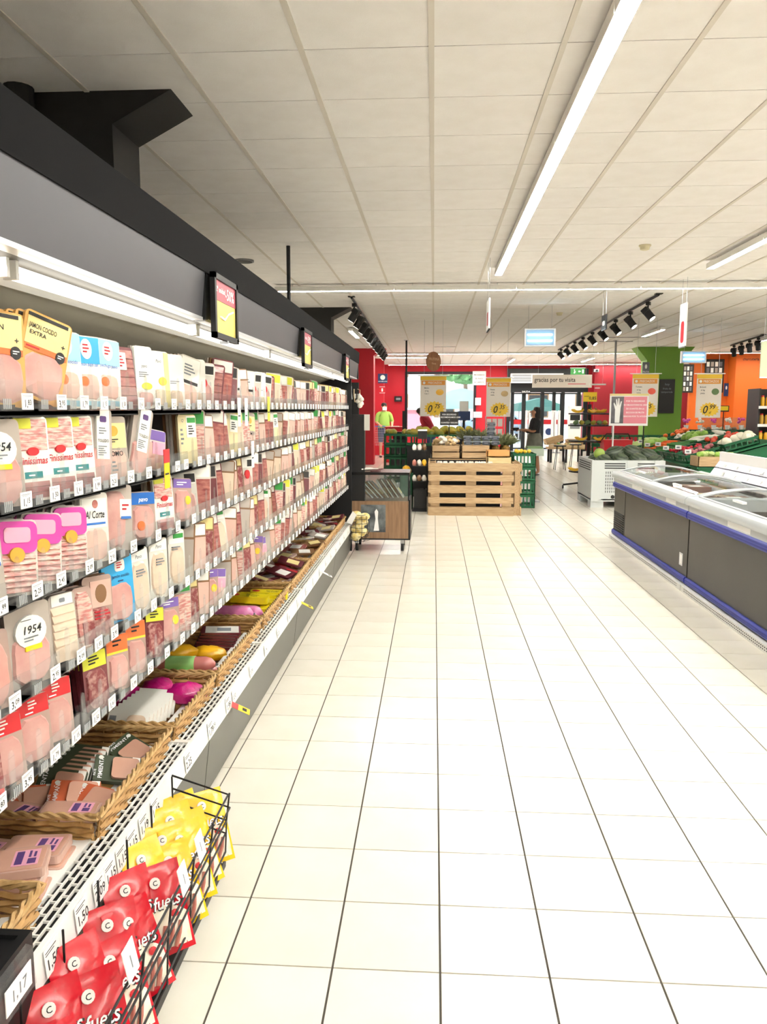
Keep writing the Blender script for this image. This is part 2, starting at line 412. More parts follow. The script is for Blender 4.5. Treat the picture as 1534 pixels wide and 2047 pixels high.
F(MB().box(-.96, FY0, 1.862, -.85, FY1, 1.872), 'lamp_tray', mat('lamp_tray', '#5c5952', .6))
for i in range(7):
    a = FY0+.05+1.32*i; b = min(a+1.27, FY1-.02)
    o = F(MB().cyl((-.905, a, 1.838), .0165, b-a, 12, axis=1), 'fluorescent_tube', 'fridge_lamp', True)
    F(MB().box(-.92, a-.012, 1.822, -.89, a, 1.862), 'lamp_holder', 'white_plastic'); F(MB().box(-.92, b, 1.822, -.89, b+.012, 1.862), 'lamp_holder', 'white_plastic')
# canopy
cs = [FY0, .75, 2.785, 4.72, 6.93, FY1]
for a, b in zip(cs, cs[1:]):
    F(MB().prism([(-.80, 2.02), (-.815, 1.868), (-.84, 1.86), (-.84, 2.02)], 1, a+.03, b), 'canopy_panel', 'grey_panel')
    F(MB().box(-.84, a, 1.86, -.803, a+.03, 2.02), 'canopy_divider', 'black')
    F(MB().box(-.85, a+.03, 1.857, -.812, b, 1.868), 'canopy_lip', 'alu')
F(MB().prism([(-.84, 2.02), (-.795, 2.02), (-.79, 2.135), (-.83, 2.145), (-1.62, 2.145), (-1.62, 2.11), (-.84, 2.11)], 1, FY0, FY1+.03), 'canopy_band', 'band')
F(MB().box(-1.62, FY1, .02, -.875, FY1+.03, 2.11).box(-1.62, FY1, 1.86, -.80, FY1+.03, 2.11), 'end_panel', 'shelf_black')
F(MB().cyl((-1.5, 8.25, 2.14), .02, CEIL-2.14, 10), 'hanging_conduit', 'dark_metal')
# framed offer posters standing on the canopy
mat('offer_red', '#b5485a', .4); mat('offer_yellow', '#e2cf6e', .4)
for i, (ya, yb) in enumerate(((2.80, 3.13), (4.72, 5.04), (6.95, 7.27))):
    t = thing('offer_poster', ['framed red and yellow half price offer poster, nearest on the fridge canopy', 'framed offer poster in the middle of the fridge canopy', 'framed offer poster farthest along the fridge canopy'][i], 'poster', (-.80, (ya+yb)/2, 1.80), group='offer posters on the fridge canopy')
    w = (yb-ya)/2; fb = MB(); X0, X1 = .012, .03
    fb.box(X0, -w, 0, X1, -w+.022, .226).box(X0, w-.022, 0, X1, w, .226).box(X0, -w, 0, X1, w, .02).box(X0, -w, .206, X1, w, .226)
    fb.build('frame', 'black', t); MB().box(X0, -w+.02, .02, X1-.008, w-.02, .206).build('sheet', 'offer_yellow', t)
    MB().box(X1-.008, -w+.022, .135, X1-.006, w-.022, .205).build('red_header', 'offer_red', t)
    lt = MB(); text_mb(lt, '-50%', .042, AISLE(X1-.005, .055, .15), 1.1); text_mb(lt, '2\u00aa unidad', .02, AISLE(X1-.005, -.07, .165), 1.2); lt.build('lettering', 'ink_white', t)
    MB().tube([(X1-.005, -.08, .08), (X1-.005, -.02, .075), (X1-.005, .03, .10), (X1-.005, .10, .115)], .004, 5).build('swoosh', 'ink_white', t)
    MB().box(-.0, -.012, -.01, X1, .012, 0).build('bracket', 'steel', t)

# ---- clear trays with price tags
PRICES = ['2,09', '1,50', '3,09', '1,79', '2,25', '1,83', '1,61', '2,95', '1,15', '2,45', '3,95', '1,99']
tray_parts = {}
def tray_meshes(w):
    k = round(w, 3)
    if k in tray_parts: return tray_parts[k]
    h = w/2-.004
    fp = MB().box(-.003, -h, -.036, 0, h, .031).mesh('front_plate', 'clear_plastic')
    dv = MB().box(-.004, -h-.002, -.036, -.001, -h+.02, .061).prism([(-h-.002, .061), (-h+.02, .061), (-h+.016, .073), (-h+.009, .077), (-h+.002, .073)], 0, -.004, -.001)
    dv.prism([(-.07, -.03), (-.003, -.03), (-.003, .03), (-.07, 0)], 1, -h-.002, -h+.0)
    dv = dv.mesh('divider', 'clear_plastic')
    rb = MB()
    for i in range(5): rb.box(0, -h+.005+i*.007, -.032, .0015, -h+.0075+i*.007, -.010)
    rb = rb.mesh('ribs', mat('rib_clear', '#b9bcc0', .2))
    tg = MB().box(.0005, h-.053, -.033, .0025, h-.005, .003).mesh('price_tag', 'paper')
    tray_parts[k] = (fp, dv, rb, tg, h); return tray_parts[k]
dig_me = {}
def digits(s):
    if s in dig_me: return dig_me[s]
    mb = MB(); a, b = s.split(',')
    text_mb(mb, a+',', .017, AISLE(.003, -.009, -.0275)); text_mb(mb, b, .012, AISLE(.003, .007, -.0225))
    mb.box(.0026, -.021, -.003, .0029, .017, -.0022); mb.box(.0026, -.021, -.006, .0029, .007, -.0055)
    dig_me[s] = mb.mesh('digits', 'ink'); return dig_me[s]
SHELF = ['top', 'second', 'third', 'fourth', 'lowest']
# photo positions of the near price tags, row by row, then even spacing further on
tagpx = [[-40, 45, 115, 165, 205, 242, 277, 311, 344, 372, 396], [-40, 45, 103, 153, 192, 226, 259, 293, 330, 355, 372, 398],
         [-45, 5, 70, 118, 172, 218, 262, 312, 352, 385], [-45, 22, 102, 160, 195, 227, 270, 303, 338, 372], [-40, 5, 55, 108, 150, 190, 222, 262, 296, 330, 362]]
tagy = [[788, 790], [1005, 990], [1200, 1190], [1400, 1387], [1595, 1590]]
FAC = []
for r in range(5):
    ys = []
    for p in tagpx[r]:
        y = 866-p; ys.append(aX(p, 822+(-.041, .2046, .4345, .674, .89)[r]*y, SX).y-.02)
    y = ys[-1]
    while y < FY1-.22: y += .118+.008*((len(ys)*7+r*3) % 3); ys.append(y)
    ws = []
    for i, y in enumerate(ys):
        g = [abs(y-q) for q in (ys[max(i-1, 0)], ys[min(i+1, len(ys)-1)]) if q != y]; ws.append(round(min(min(g), .145), 2))
    FAC.append(list(zip(ys, ws)))
    for i, (y, w) in enumerate(FAC[r]):
        fp, dv, rb, tg, h = tray_meshes(w)
        t = thing('product_tray', 'clear plastic tray with white price tag, %s from the near end of the %s shelf' % (nth(i), SHELF[r]), 'tray', (SX, y, RZ[r]), group='clear trays along the %s shelf' % SHELF[r])
        obj('front_plate', fp, t); obj('divider', dv, t); g = obj('price_tag', tg, t)
        if y < 4.5: obj('ribs', rb, t)
        if y < 5.0: obj('digits', digits(PRICES[(i*5+r*3) % len(PRICES)]), g, loc=(0, h-.029, 0))
# ================================================================ packs on the shelves
mat('ham', '#c8918a', .35, col2='#d9b0a6', scale=14, coat=.4, vary=.07); mat('ham_pale', '#d6ab9c', .35, col2='#e0bfb0', scale=10, coat=.4, vary=.06)
mat('salami', '#8a3e40', .35, col2='#bd8c84', scale=60, coat=.4, sharp=(.45, .62), vary=.1); mat('serrano', '#82302f', .35, col2='#bd7c70', scale=18, stretch=(1, 1, 3), coat=.4, vary=.1)
mat('mortadella', '#cb9288', .4, col2='#d7a398', scale=20, coat=.3); mat('cheese', '#dccb9a', .4, col2='#e6d9b0', scale=6, coat=.3)
mat('turkey', '#d8bea4', .4, col2='#e3cfba', scale=9, coat=.3, vary=.04); mat('bacon', '#c27a74', .4, col2='#dfc2b4', scale=30, stretch=(1, 1, 5), sharp=(.4, .6), coat=.3)
mat('film_body', '#b5aaa0', .22, coat=.5, vary=.06); mat('film_pink', '#b59a8f', .22, coat=.5, vary=.08); mat('film_white', '#dad6cd', .25, coat=.4, vary=.03)
mat('film_wine', '#6f2f36', .3, coat=.5, vary=.15); mat('film_brown', '#85603f', .3, coat=.4, vary=.12)
mat('card_white', '#ecebe4', .45); mat('card_cream', '#e8d795', .45); mat('card_orange', '#e8743a', .45); mat('card_yellow', '#f2cf3d', .45); mat('card_lime', '#d7d83e', .45)
mat('card_red', '#d42a30', .45); mat('card_blue', '#1f6cc4', .4); mat('card_cyan', '#35a8e0', .4); mat('card_sky', '#9fdcf3', .4); mat('card_pink', '#d64ca8', .35)
mat('card_rose', '#eaa9c0', .4); mat('card_purple', '#7d62ae', .45); mat('card_green', '#2f8f3c', .45); mat('card_black', '#232120', .45); mat('card_navy', '#233a6b', .45); mat('tan_edge', '#d8a65a', .5)
def rrect(u0, v0, u1, v1, r, n=3):
    r = min(r, (u1-u0)/2, (v1-v0)/2); P = []
    for cx, cy, a in ((u1-r, v1-r, 0), (u0+r, v1-r, 1), (u0+r, v0+r, 2), (u1-r, v0+r, 3)):
        for i in range(n+1):
            t = (a+i/n)*PI/2; P.append((cx+r*math.cos(t), cy+r*math.sin(t)))
    return P
PT = {}
def ptype(name, w, h, t, body, look, items, edge=.012):
    """a pack lying in its own y-z plane, face towards +x, base at z=0. items: (part, material, shape, u0, v0, u1, v1, depth[, text])"""
    w *= .82; h *= .82; t *= .85
    parts = []; P = lambda u, v: ((u-.5)*w, v*h)
    parts.append(('body', MB().prism(rrect(-w/2, 0, w/2, h, edge), 0, -t/2, t/2).mesh('body', body, False)))
    groups = {}
    for it in items:
        pn, m, sh, u0, v0, u1, v1, d = it[:8]
        mb, _ = groups.setdefault((pn, m), (MB(), 0)); a = P(u0, v0); b = P(u1, v1); xo = t/2+d
        if sh == 'rect': mb.box(t/2-.0005, a[0], a[1], xo, b[0], b[1])
        elif sh == 'round': mb.prism(rrect(a[0], a[1], b[0], b[1], .25*min(b[0]-a[0], b[1]-a[1])), 0, t/2-.0005, xo)
        elif sh == 'oval':
            mb.prism([((a[0]+b[0])/2+(b[0]-a[0])/2*math.cos(q*PI/9), (a[1]+b[1])/2+(b[1]-a[1])/2*math.sin(q*PI/9)) for q in range(18)], 0, t/2-.0005, xo)
        elif sh == 'blob':      # irregular slice of meat
            rr = random.Random(len(parts)*7+int(u0*100)); n = 18
            pts = [((a[0]+b[0])/2+(b[0]-a[0])/2*(1+rr.uniform(-.10, .04))*max(-1, min(1, 1.18*math.cos(q*2*PI/n))), (a[1]+b[1])/2+(b[1]-a[1])/2*(1+rr.uniform(-.08, .03))*max(-1, min(1, 1.18*math.sin(q*2*PI/n)))) for q in range(n)]
            c = ((a[0]+b[0])/2, (a[1]+b[1])/2); vs = [(t/2, p[0], p[1]) for p in pts]+[(xo, c[0]+(p[0]-c[0])*.9, c[1]+(p[1]-c[1])*.92) for p in pts]+[(xo+.0015, c[0], c[1])]
            mb.add(vs, [(i, (i+1) % n, n+(i+1) % n, n+i) for i in range(n)]+[(n+i, n+(i+1) % n, 2*n) for i in range(n)])
        elif sh == 'folds':     # overlapping slices, one below the other
            n = int(it[8])
            for i in range(n):
                va = a[1]+(b[1]-a[1])*i/n; vb = va+(b[1]-a[1])/n*1.6; mb.add([(t/2, a[0], va), (t/2, b[0], va), (t/2, b[0], min(vb, b[1])), (t/2, a[0], min(vb, b[1])), (xo, a[0]+.003, va+.002), (xo, b[0]-.003, va+.002)], [(0, 1, 5, 4), (4, 5, 2, 3), (1, 2, 5), (0, 4, 3)])
        elif sh == 'lines':
            n = int(it[8])
            for i in range(n):
                v = a[1]+(b[1]-a[1])*(i+.25)/n; q = (b[0]-a[0])*(.55+.45*((i*37) % 10)/10); mb.box(t/2, a[0], v, xo, a[0]+q, v+(b[1]-a[1])/n*.45)
        elif sh == 'text':
            vs, _f = textraw(it[8], .2 if len(it) > 9 else 0); wid = max(v[0] for v in vs)-min(v[0] for v in vs)
            hh = b[1]-a[1]; st = min(1.0, (b[0]-a[0])/(wid*hh))
            text_mb(mb, it[8], hh, AISLE(xo, (a[0]+b[0])/2, a[1]), st, .2 if len(it) > 9 else 0)
    for (pn, m), (mb, _) in groups.items(): parts.append((pn, mb.mesh(pn, m)))
    PT[name] = (parts, w, h, t, look)
D = .0012
def jam(name, title, sub):
    ptype(name, .155, .255, .012, 'tan_edge', 'tan-edged pack of sliced %s with cream header and orange band' % title.split()[0].lower(), [
        ('header', 'card_cream', 'rect', .06, .60, .96, .975, D), ('black_tab', 'card_black', 'rect', .06, .93, .9, .97, D*2), ('orange_band', 'card_orange', 'rect', .06, .545, .96, .61, D*1.6),
        ('slices', 'ham', 'blob', .08, .03, .94, .54, .004), ('lettering', 'ink', 'text', .1, .80, .68, .86, D*2, title), ('lettering', 'ink', 'text', .1, .725, .5, .775, D*2, sub),
        ('seal', 'card_black', 'oval', .72, .50, .92, .64, D*3), ('mark', 'ink', 'text', .78, .67, .92, .74, D*2, '+'), ('seal_print', 'ink_white', 'lines', .76, .55, .9, .60, D*3.6, 2), ('print', 'ink_red', 'lines', .1, .56, .6, .6, D*2.2, 1)])
jam('jamon', 'JAMON COCIDO', 'EXTRA'); jam('lacon', 'LACON', 'AHUMADO A LE\u00d1A')
def bluecard(name, txt, top, sub=None):
    ptype(name, .13, .235, .011, 'card_white', 'white and %s card pack of cold cuts' % top, [
        ('blue_header', {'sky': 'card_sky', 'cyan': 'card_cyan'}[top], 'rect', .02, .62, .98, .985, D), ('white_patch', 'card_white', 'oval', .3, .68, .7, .96, D*2), ('lettering', 'ink_blue', 'text', .12, .585, .9, .635, D*3, txt, 1),
        ('slices', 'ham_pale', 'blob', .12, .12, .9, .48, .003), ('garnish', 'card_orange', 'oval', .2, .3, .5, .44, .0045), ('mark', 'ink_red', 'lines', .38, .76, .62, .9, D*3, 3), ('foot', 'card_sky', 'rect', .02, .02, .98, .1, D)])
bluecard('carr_blue', 'jam\u00f3n cocido', 'sky'); bluecard('bajo_sal', 'jam\u00f3n bajo sal', 'cyan'); bluecard('pavo_sky', 'pechuga pavo', 'sky')
ptype('whitecard', .115, .24, .011, 'card_white', 'tall white card pack with yellow accents', [('lettering', 'ink_grey', 'text', .15, .66, .85, .72, D, 'pavo', 1), ('yellow_patch', 'card_lime', 'oval', .3, .3, .9, .42, D), ('slices', 'ham', 'blob', .1, .03, .92, .27, .003), ('print', 'ink_grey', 'lines', .2, .5, .8, .6, D, 3)])
ptype('yellowside', .115, .235, .011, 'card_white', 'white pack with a pale yellow side stripe', [('stripe', 'card_cream', 'rect', .72, .02, .98, .98, D), ('lettering', 'ink_grey', 'text', .15, .8, .65, .86, D, 'Pavo', 1), ('slices', 'turkey', 'blob', .1, .05, .68, .35, .003), ('spot', 'card_yellow', 'oval', .35, .4, .8, .55, D*2)])
ptype('blankwhite', .125, .235, .011, 'card_white', 'bright white pack with faint print', [('slices', 'turkey', 'blob', .12, .04, .88, .34, .003), ('print', 'ink_grey', 'lines', .2, .45, .8, .52, D, 2)])
ptype('serrano', .12, .225, .012, 'film_wine', 'dark red dry-cured ham pack', [('slices', 'serrano', 'folds', .06, .05, .94, .95, .006, 6), ('label', 'card_white', 'rect', .1, .62, .55, .9, .008), ('print', 'ink_red', 'lines', .15, .66, .5, .86, .009, 4)])
ptype('whitelabel', .125, .23, .011, 'film_white', 'white-labelled pack with slanted black stripe', [('label', 'card_white', 'rect', .05, .45, .95, .97, D), ('black_stripe', 'card_black', 'rect', .08, .44, .9, .5, D*2), ('slices', 'ham_pale', 'blob', .08, .04, .92, .42, .004), ('print', 'ink_grey', 'lines', .2, .6, .8, .85, D*2, 4)])
ptype('redspot', .125, .225, .011, 'film_white', 'clear pack with red round spot label', [('slices', 'ham', 'blob', .08, .04, .92, .55, .004), ('red_spot', 'card_red', 'oval', .3, .42, .7, .66, .007), ('label', 'card_white', 'rect', .05, .72, .95, .96, D), ('black_tab', 'card_black', 'rect', .55, .75, .95, .93, D*2)])
ptype('p1954', .15, .235, .014, 'film_body', 'pale film pack of ham with oval 1954 label', [('slices', 'ham', 'blob', .05, .03, .95, .62, .005), ('label', 'card_white', 'oval', .16, .46, .86, .86, .008), ('lettering', 'ink', 'text', .25, .64, .78, .74, .009, '1954', 1), ('print', 'ink_grey', 'lines', .34, .54, .7, .61, .009, 2), ('rim', 'ink', 'lines', .3, .80, .7, .815, .009, 1), ('yellow_flag', 'yellow', 'rect', .35, .43, .72, .49, .009)])
ptype('finas', .125, .24, .011, 'card_white', 'card pack with sliced sausage picture, white middle and teal patch', [('picture', 'bacon', 'folds', .04, .6, .96, .97, .003, 4), ('corner', 'card_lime', 'rect', .04, .86, .5, .98, .004), ('seal', 'card_red', 'oval', .34, .54, .66, .64, .006), ('lettering', 'ink_red', 'text', .1, .44, .92, .53, D, 'Finissimas', 1), ('teal_patch', 'teal', 'rect', .25, .27, .75, .35, D), ('slices', 'serrano', 'folds', .06, .03, .94, .23, .004, 3), ('print', 'ink_white', 'lines', .35, .29, .65, .33, D*2, 1)])
ptype('strip', .10, .26, .016, 'film_body', 'narrow clear pack with a white vertical strip label', [('slices', 'ham', 'blob', .06, .03, .94, .5, .006), ('label', 'card_white', 'rect', .24, .34, .80, .99, .008), ('mark', 'ink_purple', 'round', .38, .82, .66, .9, .009), ('print', 'ink_grey', 'lines', .34, .66, .7, .76, .009, 3), ('lettering', 'ink', 'text', .28, .56, .76, .60, .009, 'TOLEDO'), ('small_print', 'ink_grey', 'lines', .3, .38, .7, .52, .009, 5)])
ptype('peach', .13, .235, .011, 'film_body', 'pack with cream label, gold crest and black lettering', [('label', 'card_cream', 'rect', .04, .52, .96, .9, D), ('crest', 'gold', 'oval', .3, .70, .66, .86, D*2), ('print', 'ink', 'lines', .3, .60, .7, .67, D*2, 2), ('slices', 'ham_pale', 'blob', .06, .03, .94, .5, .004), ('lettering', 'ink', 'text', .2, .40, .75, .48, .006, 'LOMO'), ('small_print', 'ink_grey', 'lines', .25, .1, .55, .34, .006, 4)])
ptype('violet', .12, .17, .012, 'film_white', 'short pack with violet header', [('header', 'card_purple', 'rect', .03, .74, .97, .98, D), ('slices', 'ham_pale', 'blob', .06, .04, .94, .7, .004), ('label', 'card_rose', 'rect', .4, .4, .95, .7, .006)])
ptype('cheesepack', .125, .235, .012, 'cheese', 'cream cheese-slice pack with green and black label', [('label', 'card_white', 'rect', .45, .55, .97, .97, D), ('green_tab', 'card_green', 'rect', .5, .84, .95, .94, D*2), ('lettering', 'ink_grey', 'text', .08, .86, .4, .92, D, 'Q', 1), ('print', 'ink', 'lines', .55, .6, .9, .8, D*2, 4), ('print2', 'ink_grey', 'lines', .12, .4, .3, .75, D, 4)])
ptype('pinktray', .135, .21, .02, 'film_white', 'magenta tray of layered pale slices with gold round badge', [('tray_top', 'card_pink', 'round', .03, .56, .97, .98, .006), ('slices', 'bacon', 'folds', .06, .04, .94, .55, .009, 7), ('badge', 'gold', 'oval', .3, .44, .64, .64, .011), ('window', 'card_rose', 'round', .2, .7, .8, .9, .008)])
ptype('corte', .125, .235, .012, 'film_white', 'white clear pack lettered in thin script above a blue line', [('label', 'card_white', 'rect', .05, .5, .95, .92, D), ('crest', 'serrano', 'oval', .42, .78, .62, .9, D*2), ('lettering', 'ink', 'text', .15, .64, .85, .75, D*2, 'Al Corte', 1), ('blue_line', 'ink_blue', 'rect', .12, .545, .88, .575, D*2), ('slices', 'ham_pale', 'blob', .08, .03, .92, .48, .004)])
ptype('ovalham', .15, .24, .014, 'film_body', 'clear pack of one big oval ham slice with small white label', [('slices', 'ham', 'blob', .1, .05, .78, .92, .006), ('label', 'card_white', 'rect', .55, .5, .92, .78, .008), ('blue_line', 'ink_blue', 'rect', .58, .48, .9, .52, .009), ('print', 'ink_red', 'lines', .62, .6, .86, .72, .009, 2)])
ptype('bluetop', .135, .19, .012, 'film_pink', 'blue-headed pack of sliced roast meat', [('header', 'card_blue', 'rect', .02, .74, .98, .985, D*2), ('slices', 'ham', 'blob', .06, .04, .94, .72, .005), ('lettering', 'ink_white', 'text', .15, .8, .85, .9, D*3, 'pavo', 1), ('gold_spot', 'card_orange', 'oval', .2, .2, .5, .4, .008)])
ptype('cyancard', .15, .255, .012, 'card_cyan', 'bright blue card pack of turkey breast slices', [('logo_patch', 'card_white', 'round', .42, .76, .74, .93, D), ('mark', 'ink_red', 'lines', .48, .8, .68, .9, D*2, 3), ('lettering', 'card_navy', 'text', .3, .67, .88, .72, D, 'Jam\u00f3n cocido'), ('small_print', 'card_navy', 'lines', .5, .6, .8, .64, D, 1), ('slices', 'ham', 'blob', .08, .05, .92, .58, .005)])
ptype('pale', .12, .25, .012, 'film_white', 'pale cream clear pack with thin grey print', [('slices', 'turkey', 'blob', .08, .04, .92, .78, .005), ('header', 'card_white', 'rect', .05, .8, .95, .97, D), ('lettering', 'ink_grey', 'text', .3, .84, .7, .9, D*2, 'Pavo', 1), ('print', 'ink_grey', 'lines', .3, .55, .8, .68, .008, 3)])
ptype('palegreen', .12, .25, .012, 'film_white', 'pale pack with dark green header band', [('slices', 'turkey', 'blob', .08, .04, .92, .72, .005), ('header', 'card_white', 'rect', .05, .76, .95, .97, D), ('green_tab', 'card_green', 'rect', .3, .85, .9, .93, D*2), ('print', 'ink_grey', 'lines', .2, .64, .7, .72, .008, 2)])
ptype('purplepack', .125, .2, .013, 'film_pink', 'purple-topped pack of rosy slices', [('header', 'card_purple', 'rect', .03, .78, .97, .98, D), ('slices', 'ham', 'blob', .06, .05, .94, .75, .006), ('spot', 'card_yellow', 'oval', .55, .4, .85, .6, .009), ('print', 'ink_white', 'lines', .2, .83, .8, .93, D*2, 2)])
ptype('rosado', .13, .215, .014, 'film_pink', 'rosy film pack of spiced slices with red print', [('slices', 'salami', 'blob', .12, .04, .9, .5, .006), ('label', 'ham_pale', 'rect', .25, .5, .95, .92, D*2), ('ring', 'film_brown', 'oval', .4, .56, .78, .86, D*3), ('print', 'ink_red', 'lines', .3, .3, .9, .46, .009, 3)])
ptype('bar', .075, .21, .03, 'film_pink', 'thick vacuum-packed bar of bacon', [('slices', 'bacon', 'blob', .06, .04, .94, .95, .006), ('label', 'salami', 'rect', .3, .1, .9, .45, .009)])
ptype('fan', .10, .22, .016, 'film_body', 'clear pack of fanned pale slices with small header card', [('header', 'card_white', 'rect', .1, .84, .9, .99, D), ('slices', 'turkey', 'folds', .05, .04, .95, .82, .006, 7), ('mark', 'ink_grey', 'round', .4, .88, .6, .94, D*2)])
ptype('lime', .105, .205, .013, 'film_wine', 'lime-headed pack of dark cured slices', [('header', 'card_lime', 'rect', .02, .72, .98, .985, D), ('slices', 'salami', 'blob', .06, .04, .94, .7, .005), ('lettering', 'ink', 'lines', .25, .78, .75, .94, D*2, 3)])
ptype('orangehead', .105, .205, .013, 'film_pink', 'orange-headed pack of pink slices', [('header', 'card_orange', 'rect', .02, .70, .98, .985, D), ('edge', 'card_yellow', 'rect', .02, .66, .98, .70, D), ('slices', 'ham', 'blob', .06, .04, .94, .64, .005), ('print', 'ink', 'lines', .3, .78, .75, .92, D*2, 2)])
ptype('redhead', .115, .2, .013, 'film_pink', 'red-headed pack of pink slices', [('header', 'card_red', 'rect', .02, .72, .98, .985, D), ('slices', 'ham', 'blob', .06, .04, .94, .7, .006), ('logo', 'card_white', 'lines', .4, .8, .68, .94, D*2, 3), ('print', 'ink_white', 'lines', .3, .74, .7, .78, D*2, 1)])
ptype('salamibag', .14, .22, .016, 'salami', 'magenta bag of marbled salami', [('ring', 'card_rose', 'oval', .1, .2, .9, .8, D), ('slices', 'salami', 'oval', .14, .23, .86, .77, .005), ('label', 'card_red', 'rect', .02, .02, .98, .16, D), ('badge', 'gold', 'oval', .6, .04, .85, .16, D*2)])
ptype('mortpack', .14, .21, .013, 'film_pink', 'clear pack of mortadella with violet print', [('slices', 'mortadella', 'blob', .05, .04, .95, .9, .006), ('print', 'ink_purple', 'lines', .2, .55, .62, .8, .009, 3), ('label', 'card_rose', 'rect', .2, .28, .62, .5, .009)])
# small plain versions for the distance
FARK = []
for i, (b, m, hd, lk) in enumerate([('film_body', 'ham_pale', 'card_white', 'pale ham pack with white header'), ('film_brown', 'salami', 'card_cream', 'cream-headed pack of cured sausage'), ('film_wine', 'serrano', 'film_white', 'dark red pack of cured ham'), ('film_brown', 'ham_pale', 'card_white', 'brownish pack of smoked slices'), ('film_white', 'turkey', 'card_lime', 'white pack with lime header'), ('film_brown', 'film_body', 'film_body', 'brown-edged clear pack of sliced meat'), ('film_body', 'film_wine', 'card_black', 'grey pack with black header'), ('film_white', 'serrano', 'card_white', 'white-edged pack of red cured slices'), ('film_body', 'bacon', 'card_green', 'green-headed pack of streaky slices'), ('film_brown', 'turkey', 'film_body', 'beige film pack of pale slices')]):
    ptype('far%d' % i, .135, .232+.012*(i % 3), .011, b, lk, [('slices', m, 'rect', .05, .03, .95, .70, .003), ('header', hd, 'rect', .06, .74, .94, .97, D)]); FARK.append('far%d' % i)
NPACK = 0
def pack(kind, label, loc, rz=0, lean=.06, roll=0, group=None, cat='meat pack'):
    global NPACK
    parts, w, h, t, look = PT[kind]
    o = thing('meat_pack', label, cat, loc, (0, 0, 0), group)
    o.rotation_euler = (Matrix.Rotation(rz, 3, 'Z') @ Matrix.Rotation(-lean, 3, 'Y') @ Matrix.Rotation(roll, 3, 'X')).to_euler()
    for n, me in parts: obj(n, me, o)
    NPACK += 1; return o
NEAR = [  # (kind, packs, turn, lean, roll) from the near end, per shelf
 [('lacon',2,-.5,.1,-.05),('lacon',3,-.5,.1,-.08),('jamon',4,-.5,.1,-.30),('carr_blue',2,-.3,.05,-.02),('bajo_sal',2,-.3,.05,0),('pavo_sky',2,-.3,.06,-.06),('serrano',2,-.3,.1,0),('whitecard',2,-.25,.04,0),('yellowside',3,-.3,.05,0),('blankwhite',3,-.3,.05,0),('whitelabel',4,-.5,.1,-.25)],
 [('p1954',1,-.4,.08,0),('p1954',2,-.4,.08,0),('finas',2,-.35,.05,0),('finas',3,-.3,.05,0),('finas',2,-.3,.05,0),('strip',2,-.4,.05,-.08),('peach',2,-.35,.06,0),('strip',2,-.4,.06,-.28),('violet',2,-.5,.12,-.2),(None,0,0,0,0),(None,0,0,0,0),('cheesepack',5,-.4,.05,0)],
 [('ovalham',1,-.4,.08,0),('ovalham',2,-.4,.08,0),('pinktray',3,-.45,.1,-.10),('pinktray',2,-.45,.1,-.12),('pinktray',3,-.4,.1,-.08),('corte',2,-.35,.05,-.05),('ovalham',2,-.4,.08,-.1),('bluetop',2,-.4,.08,-.06),('finas',4,-.35,.06,0),('purplepack',2,-.4,.08,-.1)],
 [('mortpack',1,-.4,.08,0),('mortpack',2,-.4,.08,0),('p1954',3,-.4,.06,0),('fan',4,-.4,.06,0),('bar',2,-.45,.1,0),('rosado',4,-.4,.08,-.05),('cyancard',5,-.4,.06,0),('pale',2,-.3,.05,0),('pale',2,-.3,.05,-.05),('palegreen',3,-.3,.05,-.06)],
 [('salamibag',1,-.5,.12,0),('salamibag',2,-.5,.12,0),('redhead',4,-.45,.12,0),('redhead',4,-.45,.1,0),('redhead',4,-.45,.1,-.02),(None,0,0,0,0),('lime',5,-.4,.08,0),('orangehead',3,-.4,.1,-.06),('orangehead',1,-.4,.12,-.1),('lime',3,-.4,.12,-.15),('purplepack',4,-.4,.1,-.08)]]
MIDK = [['whitelabel','redspot','blankwhite','redspot','serrano','far2','far6','whitelabel','far3'], ['cheesepack','far4','far8','peach','far8','far3','far2','far7'], ['far9','far3','far1','redspot','far7','far6','far2'], ['palegreen','far3','far2','far5','far3','far1','far2'], ['purplepack','violet','far5','far3','far8','far1','far3']]
filler = MB(); fil2 = MB()
cands = []
for r in range(5):
    for i, (y, w) in enumerate(FAC[r]):
        if i < len(NEAR[r]): k, n, rz, ln, rl = NEAR[r][i]
        else:
            k = MIDK[r][i % len(MIDK[r])] if y < 4.6 else FARK[(i*7+r*3+R.randrange(4)) % 10]
            n = 3 if y < 5 else 2; rz = R.uniform(-1.05, -.25); ln = R.uniform(.02, .12); rl = R.uniform(-.15, .05)
            if y > 4.2 and R.random() < .04: continue
        if k is None: continue
        for q in range(n): cands.append((0 if q == 0 else (1 if y < 3.4 else 2), y, r, i, q, k, rz, ln, rl))
cands.sort(key=lambda c: (c[0], c[1]))
for pr, y, r, i, q, k, rz, ln, rl in cands:
    parts, w, h, t, look = PT[k]
    dx = -.016-q*(t+.006)-abs(math.sin(rz))*w*.5
    loc = (SX+dx, y+.004+(.006*q if q else 0), RZ[r]-.030)
    if rl: loc = (loc[0], loc[1], loc[2]+abs(math.sin(rl))*w*.5)
    if NPACK < 298:
        if q == 0: lb = '%s, %s facing along the %s shelf' % (' '.join(look.split()[:9]), nth(i), SHELF[r])
        else: lb = '%s, %s behind facing %s of %s shelf' % (' '.join(look.split()[:6]), nth(q), nth(i), SHELF[r])
        pack(k, lb, loc, rz+(0 if not q else .04*q), ln, rl*(1-.2*q), 'packs on the %s shelf' % SHELF[r])
    else:
        M = Matrix.Translation(loc) @ Matrix.Rotation(rz+.05*q, 4, 'Z') @ Matrix.Rotation(-ln, 4, 'Y') @ Matrix.Rotation(rl, 4, 'X')
        (filler if (i+q) % 3 else fil2).merge(MB().box(-t/2, -w/2, 0, t/2, w/2, h), M)
